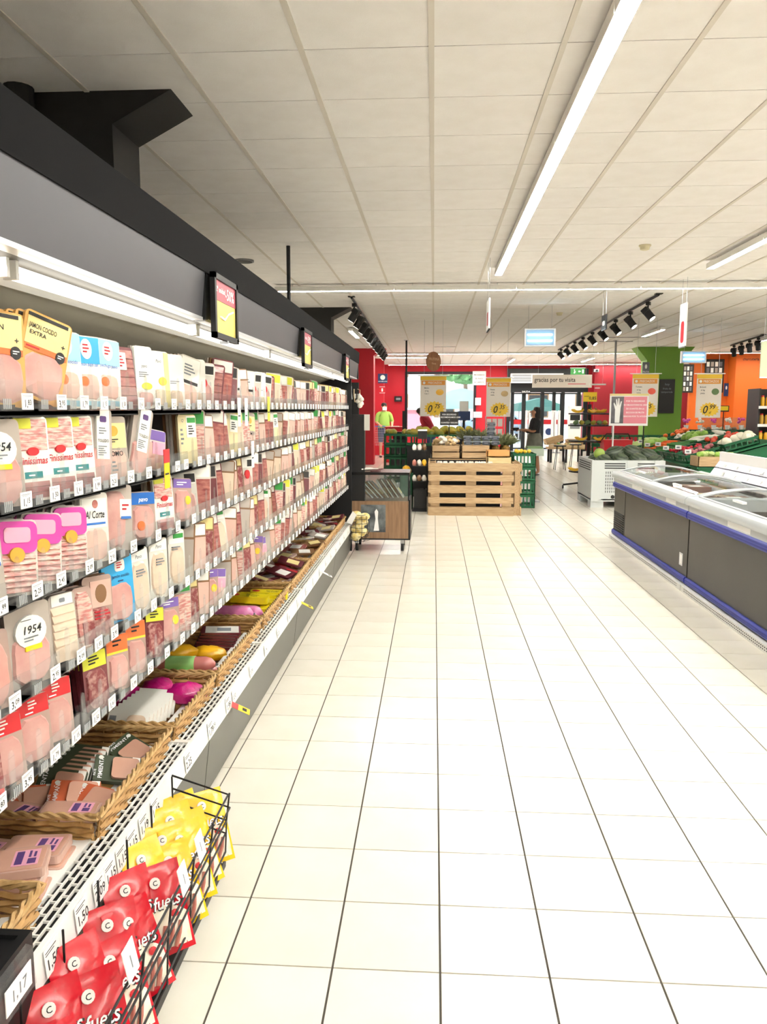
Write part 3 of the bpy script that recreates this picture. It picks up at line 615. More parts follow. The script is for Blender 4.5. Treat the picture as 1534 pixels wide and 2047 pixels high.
tag(filler.build('backed_up_packs', 'film_body', kind='stuff'), 'many pale packs lined up behind the front packs on the far shelves', 'meat packs')
tag(fil2.build('backed_up_dark_packs', 'film_brown', kind='stuff'), 'darker packs lined up behind the front packs on the far shelves', 'meat packs')
# hanging shelf-talkers
for i, (px, py, r, a, b, lb) in enumerate(((333, 925, 1, 'card_red', 'yellow', 'red and yellow offer tag hanging from the second shelf'), (537, 810, 0, 'card_lime', 'card_lime', 'lime flag hanging under the top shelf'), (478, 815, 0, 'paper', 'paper', 'white strip hanging under the top shelf, nearer one'), (492, 815, 0, 'paper', 'paper', 'white strip hanging under the top shelf, farther one'), (505, 900, 1, 'paper', 'paper', 'white strip hanging under the second shelf'))):
    p = aX(px, py, SX+.012); t = thing('shelf_tag', lb, 'shelf tag', (p.x, p.y, p.z), group='offer tags hanging from the shelves')
    MB().box(0, -.028, .0, .002, .028, .045).build('clip', a, t); MB().prism([(-.026, -.085), (.026, -.085), (.026, .0), (-.026, .0)], 0, 0, .0015).build('flag', b, t)
    MB().box(.0015, -.02, -.04, .0022, .015, -.034).build('print', 'ink', t)
# ================================================================ well of the fridge: baskets and loose packs
mat('wicker', '#c79d63', .6, col2='#a87d45', scale=25, vary=.08); mat('wicker_rim', '#d3b07a', .6, col2='#b08a52', scale=40)
WZ, RIM, BX0, BX1 = .286, .405, -1.44, -.955
def strand(mb, pts, r=.0055, n=5): mb.tube(pts, r, n)
def basket(label, y0, y1):
    t = thing('wicker_basket', label, 'basket', (BX1, y0, WZ), group='wicker baskets along the fridge well')
    L = y1-y0; D_ = BX0-BX1; rows = 6
    def side(a, b, out):
        mb = MB(); a = Vector(a); b = Vector(b); ln = (b-a).length; n = max(6, int(ln/.016)); o = Vector(out)
        for r in range(rows):
            z = .010+r*(RIM-WZ-.02)/rows; fl = 1.06+.1*r/rows
            pts = [a+(b-a)*(i/n)+o*(.0045*math.sin(i*PI/2.6+r*PI)+.018*r/rows)+Vector((0, 0, z)) for i in range(n+1)]
            mb.tube(pts, .0088, 5)
        for i in range(0, n+1, 4):
            p = a+(b-a)*(i/n); mb.tube([p, p+o*.018+Vector((0, 0, RIM-WZ))], .003, 4)
        return mb
    for nm, a, b, o in (('near', (D_, 0, 0), (0, 0, 0), (0, -1, 0)), ('far', (D_, L, 0), (0, L, 0), (0, 1, 0)), ('front', (0, 0, 0), (0, L, 0), (1, 0, 0)), ('back', (D_, 0, 0), (D_, L, 0), (-1, 0, 0))):
        side(a, b, o).build('woven_side', 'wicker', t, True)
    MB().box(D_, 0, 0, 0, L, .006).build('bottom', 'wicker', t)
    rim = MB(); e = .018; C_ = [Vector((e, -e, 0)), Vector((e, L+e, 0)), Vector((D_-e, L+e, 0)), Vector((D_-e, -e, 0))]; path = []
    for k in range(4):
        a, b = C_[k], C_[(k+1) % 4]; n = int((b-a).length/.014)
        path += [a+(b-a)*(i/n) for i in range(n)]
    for ph in (0, PI*2/3, PI*4/3):
        rim.tube([p+Vector((.007*math.cos(i*.75+ph), .004*math.cos(i*.75+ph), RIM-WZ+.007*math.sin(i*.75+ph))) for i, p in enumerate(path)], .0062, 5, closed=True)
    rim.build('braided_rim', 'wicker_rim', t, True); return t
BK = [(.95, 1.70, 'wicker basket nearest the camera with brown paper packs'), (2.06, 2.64, 'wicker basket holding orange and dark green pate packs'), (2.72, 3.22, 'wicker basket with a row of tilted white and brown packs'), (3.30, 4.15, 'wicker basket with pink cooking sausages and yellow wraps'),
      (4.23, 5.02, 'wicker basket with pink roll and yellow sausage packs'), (5.10, 5.85, 'wicker basket with dark red packs'), (5.93, 6.68, 'wicker basket with flat rosy packs, third from far end'), (6.76, 7.51, 'wicker basket with flat pale packs, second from far end'), (7.59, 8.3, 'wicker basket at the far end of the fridge')]
for a, b, lb in BK: basket(lb, a, b)
BZ = WZ+.008
mat('kraft', '#caa06a', .7, col2='#bd9058', scale=14); mat('pate', '#cc9a84', .35, col2='#d8aa94', scale=6, coat=.4); mat('pate_film', '#d8b3a4', .2, coat=.6)
mat('olive', '#454d38', .45); mat('terracotta', '#c9603c', .45); mat('magenta', '#d81a86', .3, col2='#b80f6e', scale=30, bump=.5, bscale=40, coat=.5)
mat('sausage', '#cf7f78', .35, coat=.5); mat('lime_label', '#a8e08a', .5); mat('pink_roll', '#e08ab8', .3, col2='#cf6fa4', scale=20, coat=.6, bump=.3, bscale=30); mat('bright_yellow', '#f3dd1e', .3, coat=.4, bump=.4, bscale=30)
def rb(mb, x, y, z, r=.006, n=2):
    """rounded block, centred on x and y, base at z=0"""
    pts = rrect(-x/2, -y/2, x/2, y/2, r, n); return mb.prism(pts, 2, 0, z)
# kinds of loose pack, flat on their back: x to the aisle, y along, z up
def flat_mortadella(label, loc, rot, group):
    t = thing('pate_block', label, 'meat block', loc, rot, group)
    rb(MB(), .165, .115, .022, .012, 3).build('film', 'pate_film', t); rb(MB(), .15, .10, .024, .01, 3).build('slab', 'pate', t)
    MB().box(.0, -.036, .0242, .062, .036, .0252).build('label', 'card_rose', t); lm = MB()
    lm.box(.036, -.03, .0253, .056, -.006, .0256).box(.006, -.03, .0253, .024, .03, .0256).box(.036, 0, .0253, .042, .03, .0256).box(.048, 0, .0253, .054, .024, .0256); lm.build('print', 'ink_purple', t)
    return t
ps = [(-1.20, 1.78, 5, .1), (-1.06, 1.80, 5, .25), (-1.22, 1.93, 3, -.05), (-1.07, 1.955, 3, .15), (-1.36, 1.86, 4, 0)]
k = 0
for n_, (x, y, h, a) in enumerate(ps):
    for i in range(h):
        flat_mortadella('flat pink pate block with violet label, %s from bottom of stack %s beside basket' % (nth(i), nth(n_)), (x+.008*math.sin(i*2.1), y+.006*math.cos(i*3), BZ-.006+i*.0262), (0, 0, a+.07*math.sin(i*5)), 'stacked pate blocks near the camera'); k += 1
for i, (x, y, z, rx, ry, rz) in enumerate(((-1.10, 1.56, .075, .5, .1, .3), (-1.24, 1.50, .07, .55, 0, .1), (-1.08, 1.34, .075, .5, .1, .2))):
    t = thing('paper_pack', 'brown paper wrapped pack leaning in nearest basket, %s' % ['front one', 'middle one', 'back one'][i], 'paper pack', (x, y, BZ+z), (rx, ry, rz), 'brown paper packs')
    rb(MB(), .15, .20, .02, .006).build('wrap', 'kraft', t); lm = MB()
    for q in range(5): lm.box(-.03, -.06+q*.012, .0202, .03-.008*(q % 3), -.056+q*.012, .0206)
    lm.build('print', 'film_brown', t)
def pate(kind, label, loc, rot, group):
    col, word = {'green': ('olive', 'PIMIENTA'), 'orange': ('terracotta', 'CAMPA\u00d1A')}[kind]
    t = thing('pate_pack', label, 'pate pack', loc, rot, group)
    rb(MB(), .145, .10, .016, .004).build('card', col, t); rb(MB(), .085, .08, .025, .012, 3).build('slab', 'pate', t, loc=(.024, 0, 0))
    lm = MB(); text_mb(lm, word, .014, facing((-.046, 0, .0164), (0, 1, 0), (-1, 0, 0))); text_mb(lm, 'PAT\u00c9', .008, facing((-.066, -.02, .0164), (0, 1, 0), (-1, 0, 0))); lm.build('lettering', 'ink_white', t)
    MB().cyl((-.055, .040, .016), .008, .0008, 12).build('round_mark', 'card_white', t); MB().box(.045, -.05, .0005, .07, .05, .0166).build('white_foot', 'card_white', t); return t
for i in range(7):
    pate('green', 'dark green pepper pate pack in slanting row, %s from the near end' % nth(i), (-1.17, 2.30+.030*i, BZ+.068), (.85, .15, .12), 'slanting row of green pate packs')
pate('green', 'dark green pepper pate pack lying loose by the basket rim', (-1.03, 2.40, BZ+.072), (.5, .25, .4), 'loose green pate packs'); pate('green', 'dark green pepper pate pack at the back of its basket', (-1.04, 2.55, BZ+.07), (.35, .2, -.5), 'loose green pate packs')
for i, (x, y, z, rx, ry, rz) in enumerate(((-1.22, 2.20, .06, .7, .1, .5), (-1.10, 2.24, .065, .4, .15, .3), (-1.03, 2.22, .06, .35, .1, -.2), (-1.3, 2.17, .05, .8, 0, .3))):
    pate('orange', 'orange country pate pack in the second basket, %s from the rim' % nth(3-i), (x, y, BZ+z), (rx, ry, rz), 'orange pate packs')
for i, (x, y, z, a) in enumerate(((-1.06, 2.13, .065, .2), (-1.22, 2.12, .06, -.1), (-1.34, 2.15, .06, .3))):
    flat_mortadella('flat pink pate block atop the second basket, %s from rim' % nth(i), (x, y, BZ+z), (-.12, .08, a), 'pate blocks in the second basket')
for i in range(8):
    t = thing('sliced_pack', 'white-topped brown pack in tilted row in the third basket, %s from near end' % nth(i), 'meat pack', (-1.15+.004*i, 2.80+.034*i, BZ+.062), (.85, .12, .2), 'tilted row of white and brown packs')
    rb(MB(), .15, .105, .016, .004).build('sleeve', 'card_white', t); MB().box(-.075, -.0545, .0, .075, -.050, .016).build('brown_edge', 'film_brown', t); rb(MB(), .07, .07, .022, .02, 3).build('slices', 'turkey', t, loc=(.03, 0, 0)); MB().box(-.07, -.045, .0162, -.045, .03, .0167).build('print', 'ink_grey', t)
for i, (x, y) in enumerate(((-1.26, 3.06), (-1.02, 3.10), (-1.16, 3.14))):
    mb = MB().ball((0, 0, .05), .085, .06, .045, 14, 9, .12); o = mb.build('magenta_bag', 'magenta', None, True, loc=(x, y, BZ+.03), rot=(0, .1, .6*i))
    tag(o, 'crinkled magenta bag in third basket, %s from the rim' % ['farthest', 'nearest', 'middle one'][i], 'bag', 'magenta bags')
def roll(name, label, cat, loc, rot, r, L, m, band=None, group=None):
    t = thing(name, label, cat, loc, rot, group); mb = MB()
    pr = [(.001, -L/2-.012), (r*.35, -L/2-.006), (r*.8, -L/2+.012), (r, -L/2+.04), (r, L/2-.04), (r*.8, L/2-.012), (r*.35, L/2+.006), (.001, L/2+.012)]
    mb.lathe(pr, 14); M = Matrix.Rotation(PI/2, 4, 'Y'); mb.v = [tuple(M @ Vector(v)) for v in mb.v]; mb.build('casing', m, t, True)
    if band:
        b = MB().lathe([(r+.0015, -L*.22), (r+.0015, L*.22)], 14); b.v = [tuple(M @ Vector(v)) for v in b.v]; b.build('label', band, t, True)
    MB().ball((L/2+.014, 0, 0), .008, n=6, m=4).build('end_clip', 'steel', t); return t
for i, (x, y, z) in enumerate(((-1.16, 3.42, .035), (-1.15, 3.50, .035), (-1.155, 3.46, .085))):
    roll('cooking_sausage', 'thick pink cooking sausage with green label, %s' % ['nearest one', 'farthest one', 'top one'][i], 'sausage', (x, y, BZ+z), (0, 0, .05), .036, .30, 'sausage', 'lime_label', 'thick pink sausages')
for i, (x, y, z) in enumerate(((-1.27, 3.68, .06), (-1.10, 3.74, .05), (-1.2, 3.6, .1))):
    o = MB().ball((0, 0, 0), .09, .055, .035, 12, 8, .1).build('yellow_bag', mat('amber', '#f0b51e', .35, coat=.4, bump=.4, bscale=30), None, True, loc=(x, y, BZ+z), rot=(.1, .15, .4*i))
    tag(o, 'yellow wrapped pack behind the pink sausages, %s' % ['back one', 'front one', 'top one'][i], 'wrapped pack', 'yellow wraps')
for i in range(6):
    t = thing('flat_pack', 'flat white-faced pack in stack behind yellow wraps, %s from bottom' % nth(i), 'meat pack', (-1.13+.006*i, 3.93+.004*i, BZ+.03+i*.014), (0, .05, .1+.03*i), 'stack of flat white packs')
    rb(MB(), .2, .14, .011, .006).build('film', 'film_wine', t); MB().box(-.08, -.06, .011, .09, .06, .012).build('sleeve', 'card_white', t); MB().box(-.02, -.03, .0122, .05, .03, .0126).build('print', 'ink_grey', t)
for i, (x, y, z) in enumerate(((-1.12, 4.36, .05), (-1.12, 4.46, .06), (-1.14, 4.30, .10))):
    roll('wrapped_roll', 'pink film-wrapped meat roll in fifth basket, %s' % ['nearest one', 'farthest one', 'upper one'][i], 'meat roll', (x, y, BZ+z), (0, 0, .05), .05, .24, 'pink_roll', None, 'pink wrapped rolls')
for i, (x, y, z, a) in enumerate(((-1.10, 4.60, .03, .05), (-1.10, 4.72, .04, .1), (-1.12, 4.66, .085, 0), (-1.10, 4.84, .05, .2), (-1.25, 4.70, .06, .3), (-1.05, 4.92, .05, .1))):
    t = thing('sausage_pack', 'bright yellow sausage pack in fifth basket, %s from the near end' % nth(i), 'sausage pack', (x, y, BZ+z), (0, .05, a), 'bright yellow sausage packs')
    rb(MB(), .24, .10, .04, .02, 3).build('wrap', 'bright_yellow', t, True); lm = MB(); text_mb(lm, 'Pechuga', .018, facing((.02, .005, .0405), (1, 0, 0), (0, 1, 0))); text_mb(lm, 'de Pavo', .016, facing((.02, -.025, .0405), (1, 0, 0), (0, 1, 0))); lm.build('lettering', 'ink', t); MB().cyl((-.085, 0, .04), .025, .0008, 14).build('red_mark', 'card_red', t)
cols = ['film_wine', 'salami', 'film_brown', 'film_pink', 'film_wine', 'film_body', 'film_white', 'serrano']
n_ = 0
for (a, b, _), (ci, gl_, lk) in zip(BK[5:], ((0, 'dark red packs in the sixth basket', 'dark red flat pack'), (2, 'rosy packs in the seventh basket', 'rosy flat pack'), (5, 'pale packs in the eighth basket', 'pale flat pack'), (4, 'packs in the last basket', 'mixed flat pack'))):
    for i in range(12):
        x = BX1-.09-.12*(i % 3)+R.uniform(-.02, .02); y = a+.09+(b-a-.16)*((i//3)/3)+R.uniform(-.02, .02); t = thing('flat_pack', '%s, %s from the near end of its basket' % (lk, nth(i)), 'meat pack', (x, y, BZ+.07+.035*(i % 2)), (R.uniform(-.1, .45), R.uniform(-.2, .3), R.uniform(-.5, .5)), gl_)
        rb(MB(), .19, .11, .014, .008).build('film', cols[(ci+i) % 8 if i % 3 else ci], t); MB().box(-.03, -.035, .014, .06, .035, .0150).build('label', ['card_white', 'card_cream', 'card_red', 'card_white'][i % 4], t)
# black product box with price holder, bottom left
t = thing('black_bin', 'black plastic bin with clear price holder at the near end of the fridge lip', 'bin', (-.875, 1.30, -.03+.035))
MB().box(-.16, -.45, 0, .02, .22, .02).box(.0, -.45, .02, .02, .22, .43).box(-.16, .2, .02, .0, .22, .43).box(-.16, -.45, .02, -.14, .2, .43).box(-.14, -.45, .40, 0, .2, .42).build('box', 'black', t)
MB().prism([(.022, .33), (.04, .33), (.036, .415), (.022, .42)], 1, -.45, .19).build('price_holder', 'clear_plastic', t)
g = MB().box(.04, .07, .345, .042, .17, .400).build('price_tag', 'paper', t); lm = MB(); text_mb(lm, '1,17', .026, AISLE(.0425, .12, .36)); lm.build('digits', 'ink_grey', g)
# price tags along the lip
tags = [(100, 1865, '1,50'), (160, 1790, '1,50'), (195, 1738, '2,09'), (217, 1705, '1,15'), (240, 1680, '1,15'), (262, 1650, '1,15'), (285, 1615, '1,19'), (308, 1585, '1,15'), (375, 1515, '2,25'), (420, 1455, '1,79'), (455, 1405, '1,99')]
for i, (px, py, s) in enumerate(tags):
    y = aX(px, py, LX+.002).y; t = thing('lip_tag', 'white price tag %s on the fridge lip, %s from the near end' % (s, nth(i)), 'price tag', (LX, y, .303), (0, -.09, 0), 'price tags on the fridge lip')
    MB().box(.004, -.034, -.033, .006, .034, .033).build('card', 'paper', t); lm = MB(); text_mb(lm, s, .026, AISLE(.0065, .0, -.02)); lm.box(.006, -.03, .016, .0064, .01, .018); lm.box(.006, -.03, .022, .0064, .02, .024); lm.build('digits', 'ink', t)
for i in range(16):
    y = 2.95+.33*i; t = thing('lip_tag', 'small price tag on the far part of the lip, %s from near end' % nth(i), 'price tag', (LX, y, .303), (0, -.09, 0), 'small tags on the far lip')
    MB().box(.004, -.03, -.03, .0055, .03, .03).build('card', 'paper', t); lm = MB(); text_mb(lm, PRICES[i % 12], .022, AISLE(.006, 0, -.015)); lm.build('digits', 'ink_grey', t)
for i, (px, py, c, lb) in enumerate(((482, 1405, 'card_red', 'red white and yellow offer flag sticking out of the fridge lip'), (615, 1195, 'yellow', 'yellow offer flag sticking out of the fridge lip'), (655, 1143, 'paper', 'white offer flag near the far end of the lip'))):
    p = aX(px, py, LX+.05); t = thing('offer_flag', lb, 'offer flag', (LX+.01, p.y, .285), (0, .5, .2), 'offer flags on the lip')
    MB().box(0, -.03, -.0, .03, .03, .002).build('clip', c, t); MB().box(.03, -.03, 0, .085, .03, .002).build('flag', 'yellow' if i < 2 else 'paper', t); MB().box(.05, -.015, .002, .07, .015, .0025).build('print', 'ink', t)

# ================================================================ wire rack of snack sausage bags hung on the lip
mat('bag_red', '#cf1226', .25, coat=.6, bump=.25, bscale=18); mat('bag_yellow', '#f5c91a', .25, coat=.6, bump=.25, bscale=18)
mat('bag_glow', '#fbf1dc', .3, col2='#f2b56a', scale=11, sharp=(.55, .8), coat=.5); mat('fuet_meat', '#c98a78', .4, col2='#a8554a', scale=20)
RY0, RY1 = 1.25, 2.40; RXi, RXo = -.845, -.655; RB = .055
rk = thing('wire_rack', 'black wire rack hooked on the fridge lip, full of snack sausage bags', 'rack', (-.75, 1.86, RB))
def K(mb, n): o = mb.build(n, 'black', rk, True); o.matrix_parent_inverse = Matrix.Translation((.75, -1.86, -RB)); return o
for z, x in ((.30, RXo-.004), (.255, RXo), (.21, RXo-.012), (.165, RXo-.016), (.10, RXo-.018)):
    K(MB().tube([(RXi, RY0, z+.06), (x, RY0, z), (x, RY1, z), (RXi, RY1, z+.06)], .0032, 6), 'wire')
for i in range(7):
    y = RY0+(RY1-RY0)*i/6; K(MB().tube([(RXi, y, .355), (RXi, y, RB+.02), (RXo-.02, y, RB), (RXo-.012, y, .21), (RXo, y, .305)], .003, 6), 'upright_wire')
K(MB().box(RXi, RY0, RB-.006, RXo-.02, RY1, RB), 'floor_plate'); K(MB().box(RXo-.022, RY0, RB-.006, RXo-.018, RY1, RB+.02), 'front_strip')
def bag(kind, label, loc, rot, group):
    t = thing('snack_bag', label, 'snack bag', loc, rot, group); w, h = .135, .235; mb = MB(); nu, nv = 6, 9; vs = []
    # puffy pouch, flat at both ends, in its y-z plane facing +x
    for s in (1, -1):
        for j in range(nv+1):
            for i in range(nu+1):
                u, v = i/nu, j/nv; b = .017*math.sin(PI*u)**.6*math.sin(PI*min(1, max(0, (v-.04)/.84)))**.7 if .04 < v < .88 else .001
                vs.append((s*(b+.0008), (u-.5)*w, v*h))
    N_ = (nu+1)*(nv+1); fs = []
    for s in (0, 1):
        for j in range(nv):
            for i in range(nu):
                a = s*N_+j*(nu+1)+i; q = (a, a+1, a+nu+2, a+nu+1); fs.append(q if s == 0 else q[::-1])
    mb.add(vs, fs); mb.build('pouch', 'bag_red' if kind == 'red' else 'bag_yellow', t, True)
    X_ = .0188
    def curved(pts): return [(.0012+.017*math.sin(PI*min(.98, max(.02, u)))**.6*math.sin(PI*min(1, max(0, (v-.04)/.84)))**.7+.0006, (u-.5)*w, v*h) for u, v in pts]
    def patch(u0, u1, v0, v1, f=None, n=6):
        m_ = MB(); vs = []
        for j in range(n+1):
            for i in range(n+1):
                u = u0+(u1-u0)*i/n; v = v0+(v1-v0)*j/n
                if f: u, v = f(i/n, j/n)
                vs.append((u, v))
        m_.add(curved(vs), [(j*(n+1)+i, j*(n+1)+i+1, (j+1)*(n+1)+i+1, (j+1)*(n+1)+i) for j in range(n) for i in range(n)]); return m_
    patch(.05, .95, .06, .52, lambda a, b: (.06+.88*a, .06+(.34+.14*math.sin(PI*a))*b)).build('pale_panel', 'bag_glow', t, True)
    for q, (u, a) in enumerate(((.35, .5), (.52, .3), (.68, .55))):
        MB().tube([(X_-.002, (u-.12-.5)*w, .07*h), (X_+.001, (u-.5)*w, .2*h), (X_-.001, (u+.08-.5)*w, .32*h)], .006, 6).build('sausage_picture', 'fuet_meat', t, True)
    lm = MB(); text_mb(lm, 'fuets', .038, AISLE(X_+.0012, .006, .50*h), .84, .25); lm.build('lettering_shadow', 'ink', t, loc=(0, .0012, -.0012)); lm = MB(); text_mb(lm, 'fuets', .0345, AISLE(X_+.002, .006, .507*h), .84, .25); lm.build('lettering', 'ink_white', t)
    MB().cyl((X_-.008, -.012, .80*h), .015, .004, 14, axis=0).build('round_mark', 'card_white', t); lm = MB(); text_mb(lm, 'C', .014, AISLE(X_-.0035, -.012, .77*h)); lm.build('mark_letter', 'ink', t)
    MB().ball((X_+.002, .022, .42*h), .003, .012, .010, 8, 5).build('red_blot', 'card_red', t)
    return t
proto = {}
def bagcopy(kind, label, loc, rot, group):
    if kind not in proto: proto[kind] = bag(kind, label, loc, rot, group); return proto[kind]
    return dup(proto[kind], loc, rot, label, group)
nr = 0
for i in range(6):
    for j in range(2):
        y = 1.32+.142*i+.05*j; x = -.752+.055*j
        kind = 'red' if i < 5 else 'yellow'
        for q in range(1):
            bagcopy(kind, '%s snack sausage bag in the rack, %s place, %s row%s' % (kind, nth(i), ['back', 'front'][j], ', pushed behind' if q else ''), (x-.028*q, y+.03*q, RB+.004+.022*(1-j)+.008*((i+j) % 3)), (0, -.5-.08*j+.06*((i*3+j) % 3), -.85+.14*((i+2*j) % 3)), '%s bags in the wire rack' % kind)
for i in range(3):
    for j in range(2):
        y = 2.14+.10*i+.03*j; x = -.752+.055*j
        bagcopy('yellow', 'yellow snack sausage bag in the rack, %s place of the %s row' % (nth(i), ['back', 'front'][j]), (x, y, RB+.005+.022*(1-j)+.012*((i+j) % 2)), (0, -.5-.08*j+.06*((i*3+j) % 3), -.9+.12*((i+j) % 3)), 'yellow bags in the wire rack')
for i, (px, py) in enumerate(((267, 1925), (372, 1760), (405, 1695))):
    p = aX(px, py, RXo+.004); t = thing('rack_tag', 'white price card clipped to the wire rack, %s from the near end' % nth(i), 'price tag', (p.x, p.y, p.z-.03), (0, -.2, 0), 'price cards on the wire rack')
    MB().box(0, -.03, 0, .002, .03, .075).build('card', 'paper', t); lm = MB(); text_mb(lm, '1', .03, AISLE(.0025, 0, .02)); lm.build('digits', 'ink_grey', t)
# ================================================================ chest freezers on the right
XF, XB = 2.18, 3.16
mat('freezer_panel', '#413f3b', .38, .2, col2='#393734', scale=2); mat('bumper', '#2b3796', .4); mat('rim', '#b4babd', .3, coat=.3); mat('liner', '#eef1f2', .4)
mat('carton', '#8a5b48', .5, col2='#75483a', scale=6, vary=.2); mat('perf', '#dcdad4', .45)
def freezer(label, y0, y1, vent):
    t = thing('chest_freezer', label, 'freezer', (XF, y0, 0), group='chest freezers'); L = y1-y0; Wd = XB-XF
    b = MB().box(0, .004, .05, .03, L-.004, .70).box(Wd-.03, .004, .05, Wd, L-.004, .70).box(.03, .004, .05, Wd-.03, .05, .70).box(.03, L-.05, .05, Wd-.03, L-.004, .70).box(.03, .05, .05, Wd-.03, L-.05, .36)
    b.build('body', 'freezer_panel', t)
    MB().box(.03, .05, .36, Wd-.03, L-.05, .37).box(.03, .05, .37, .05, L-.05, .70).box(Wd-.05, .05, .37, Wd-.03, L-.05, .70).build('liner', 'liner', t)
    for z0, z1, o in ((.062, .118, .022), (.625, .69, .026)):
        m = MB().prism([(-o*.6, z0), (-o, z0+.012), (-o, z1-.012), (-o*.6, z1), (.004, z1), (.004, z0)], 1, .004, L-.004); m.build('bumper', 'bumper', t)
        for q in (.35, .65): MB().box(-o-.002, .004, z0+(z1-z0)*q-.003, -o, L-.004, z0+(z1-z0)*q+.003).build('bumper_groove', mat('bumper_dark', '#1f2a80', .5), t)
    MB().box(-.012, .004, .69, .02, L-.004, .745).build('price_rail', mat('rail_grey', '#c6c9ca', .4), t)
    def rim(x0, x1, nm):
        MB().prism([(x0, .745), (x0-.012, .76), (x0-.012, .79), (x0+.005, .812), (x1-.01, .822), (x1, .81), (x1, .745)], 1, .002, L-.002).build(nm, 'rim', t, True)
    rim(-.035, .075, 'front_rim'); rim(Wd-.06, Wd+.03, 'back_rim')
    for ya, yb in ((.004, .07), (L-.07, L-.004)): MB().box(.06, ya, .70, Wd-.04, yb, .80).build('end_rim', 'rim', t)
    # curved sliding lids
    n = 10
    def arc(u, lift=0): return (.05+(Wd-.08)*u, .80+lift+.105*math.sin(PI*min(1, .12+.80*u))-.035)
    half = L/2
    for k_, (ya, yb, lf) in enumerate(((.07, half+.05, 0), (half-.03, L-.07, .018))):
        g = MB()
        for i in range(n):
            a, c = arc(i/n, lf), arc((i+1)/n, lf); g.add([(a[0], ya, a[1]), (c[0], ya, c[1]), (c[0], yb, c[1]), (a[0], yb, a[1])], [(0, 1, 2, 3)])
        ld = g.build('lid', 'glass', t, True)
        for y in (ya, yb):
            MB().tube([(arc(i/n, lf)[0], y, arc(i/n, lf)[1]) for i in range(n+1)], .013, 6).build('lid_frame', 'rim', ld, True)
        for u in (0, 1): MB().box(arc(u, lf)[0]-.012, ya, arc(u, lf)[1]-.012, arc(u, lf)[0]+.012, yb, arc(u, lf)[1]+.006).build('lid_rail', 'alu', ld)
        MB().box(.10, (ya+yb)/2-.10, .835+lf, .13, (ya+yb)/2+.10, .852+lf).build('lid_handle', 'white_plastic', ld)
    if vent:
        MB().box(-.004, L-.52, .70, .0, L-.01, .745).build('dark_notch', 'black', t)
        for i in range(9): MB().prism([(-.012, .13+.026*i), (.0, .118+.026*i), (.0, .136+.026*i)], 1, L-.50, L-.03).build('louvre', 'black', t)
        MB().box(-.003, L-.545, .12, .003, L-.54, .69).build('seam', 'black', t)
        MB().box(-.003, .12, .19, .0, .21, .30).build('socket_plate', 'alu', t); MB().box(-.004, .135, .205, -.002, .195, .285).build('socket_cover', 'white_plastic', t)
    pf = MB().box(-.05, .002, 0, .0, L-.002, .052); pf.build('kick_strip', 'perf', t)
    hl = MB(); y = .1
    while y < L-.1:
        for q in range(2): hl.box(-.0512, y, .016+.018*q, -.0498, y+.012, .024+.018*q)
        y += .03
    hl.build('kick_slots', 'black', t)
    for y, w_ in ((.35, .3), (1.5, .42)): MB().box(-.0135, y, .70, -.012, y+w_, .742).build('price_card', 'paper', t)
    return t
fA = freezer('chest freezer with curved glass lids, farther one with vent louvres', 6.81, 9.60, True)
fB = freezer('chest freezer with curved glass lids, nearer one cut by the frame', 3.98, 6.79, False)
k = 0
for nm, y0 in (('farther', 6.81), ('nearer', 3.98)):
    for j in range(9):
        for i in range(3):
            x = XF+.20+.29*i; y = y0+.22+.292*j; h = .26+.02*((i*5+j*3) % 4)
            t = thing('frozen_carton', 'brown frozen carton in the %s freezer, %s row, %s from the aisle' % (nm, nth(j), nth(i)), 'carton', (x, y, .371), (0, 0, R.uniform(-.05, .05)), 'frozen cartons in the %s freezer' % nm)
            MB().box(-.13, -.13, 0, .13, .13, h).build('box', 'carton', t); MB().box(-.08, -.09, h, .06, .06, h+.001).build('label', ['card_white', 'film_brown', 'card_cream', 'card_red'][(i+2*j) % 4], t)
# white price board standing along the back rim
t = thing('price_board', 'white slanted price board with rows of small tags along the freezers', 'price board', (XB+.05, 4.1, .0))
for q in range(3):
    xa, xb = -.10+.055*q, -.05+.055*q; za, zb = .825+.085*q, .90+.085*q
    pn = MB().prism([(xa, za), (xb, zb), (xb+.03, zb), (xa+.03, za)], 1, 0, 5.0).build('tier', mat('board_white', '#cdccd9', .4), t)
    for i in range(14):
        y = .3+.33*i+.1*q; d = .003; tg_ = MB().add([(xa+.006-d, y, za+.01), (xa+.006-d, y+.09, za+.01), (xa+.03-d, y+.09, za+.045), (xa+.03-d, y, za+.045)], [(0, 1, 2, 3), (3, 2, 1, 0)]); tg_.build('tag', 'paper', pn)
        MB().add([(xa+.010-d*1.6, y+.01, za+.016), (xa+.010-d*1.6, y+.02, za+.016), (xa+.026-d*1.6, y+.02, za+.04), (xa+.026-d*1.6, y+.01, za+.04)], [(0, 1, 2, 3), (3, 2, 1, 0)]).build('tag_mark', 'ink_grey', pn)
MB().box(-.0, 0, .06, .03, 5.0, 1.08).build('back_support', 'white_plastic', t)
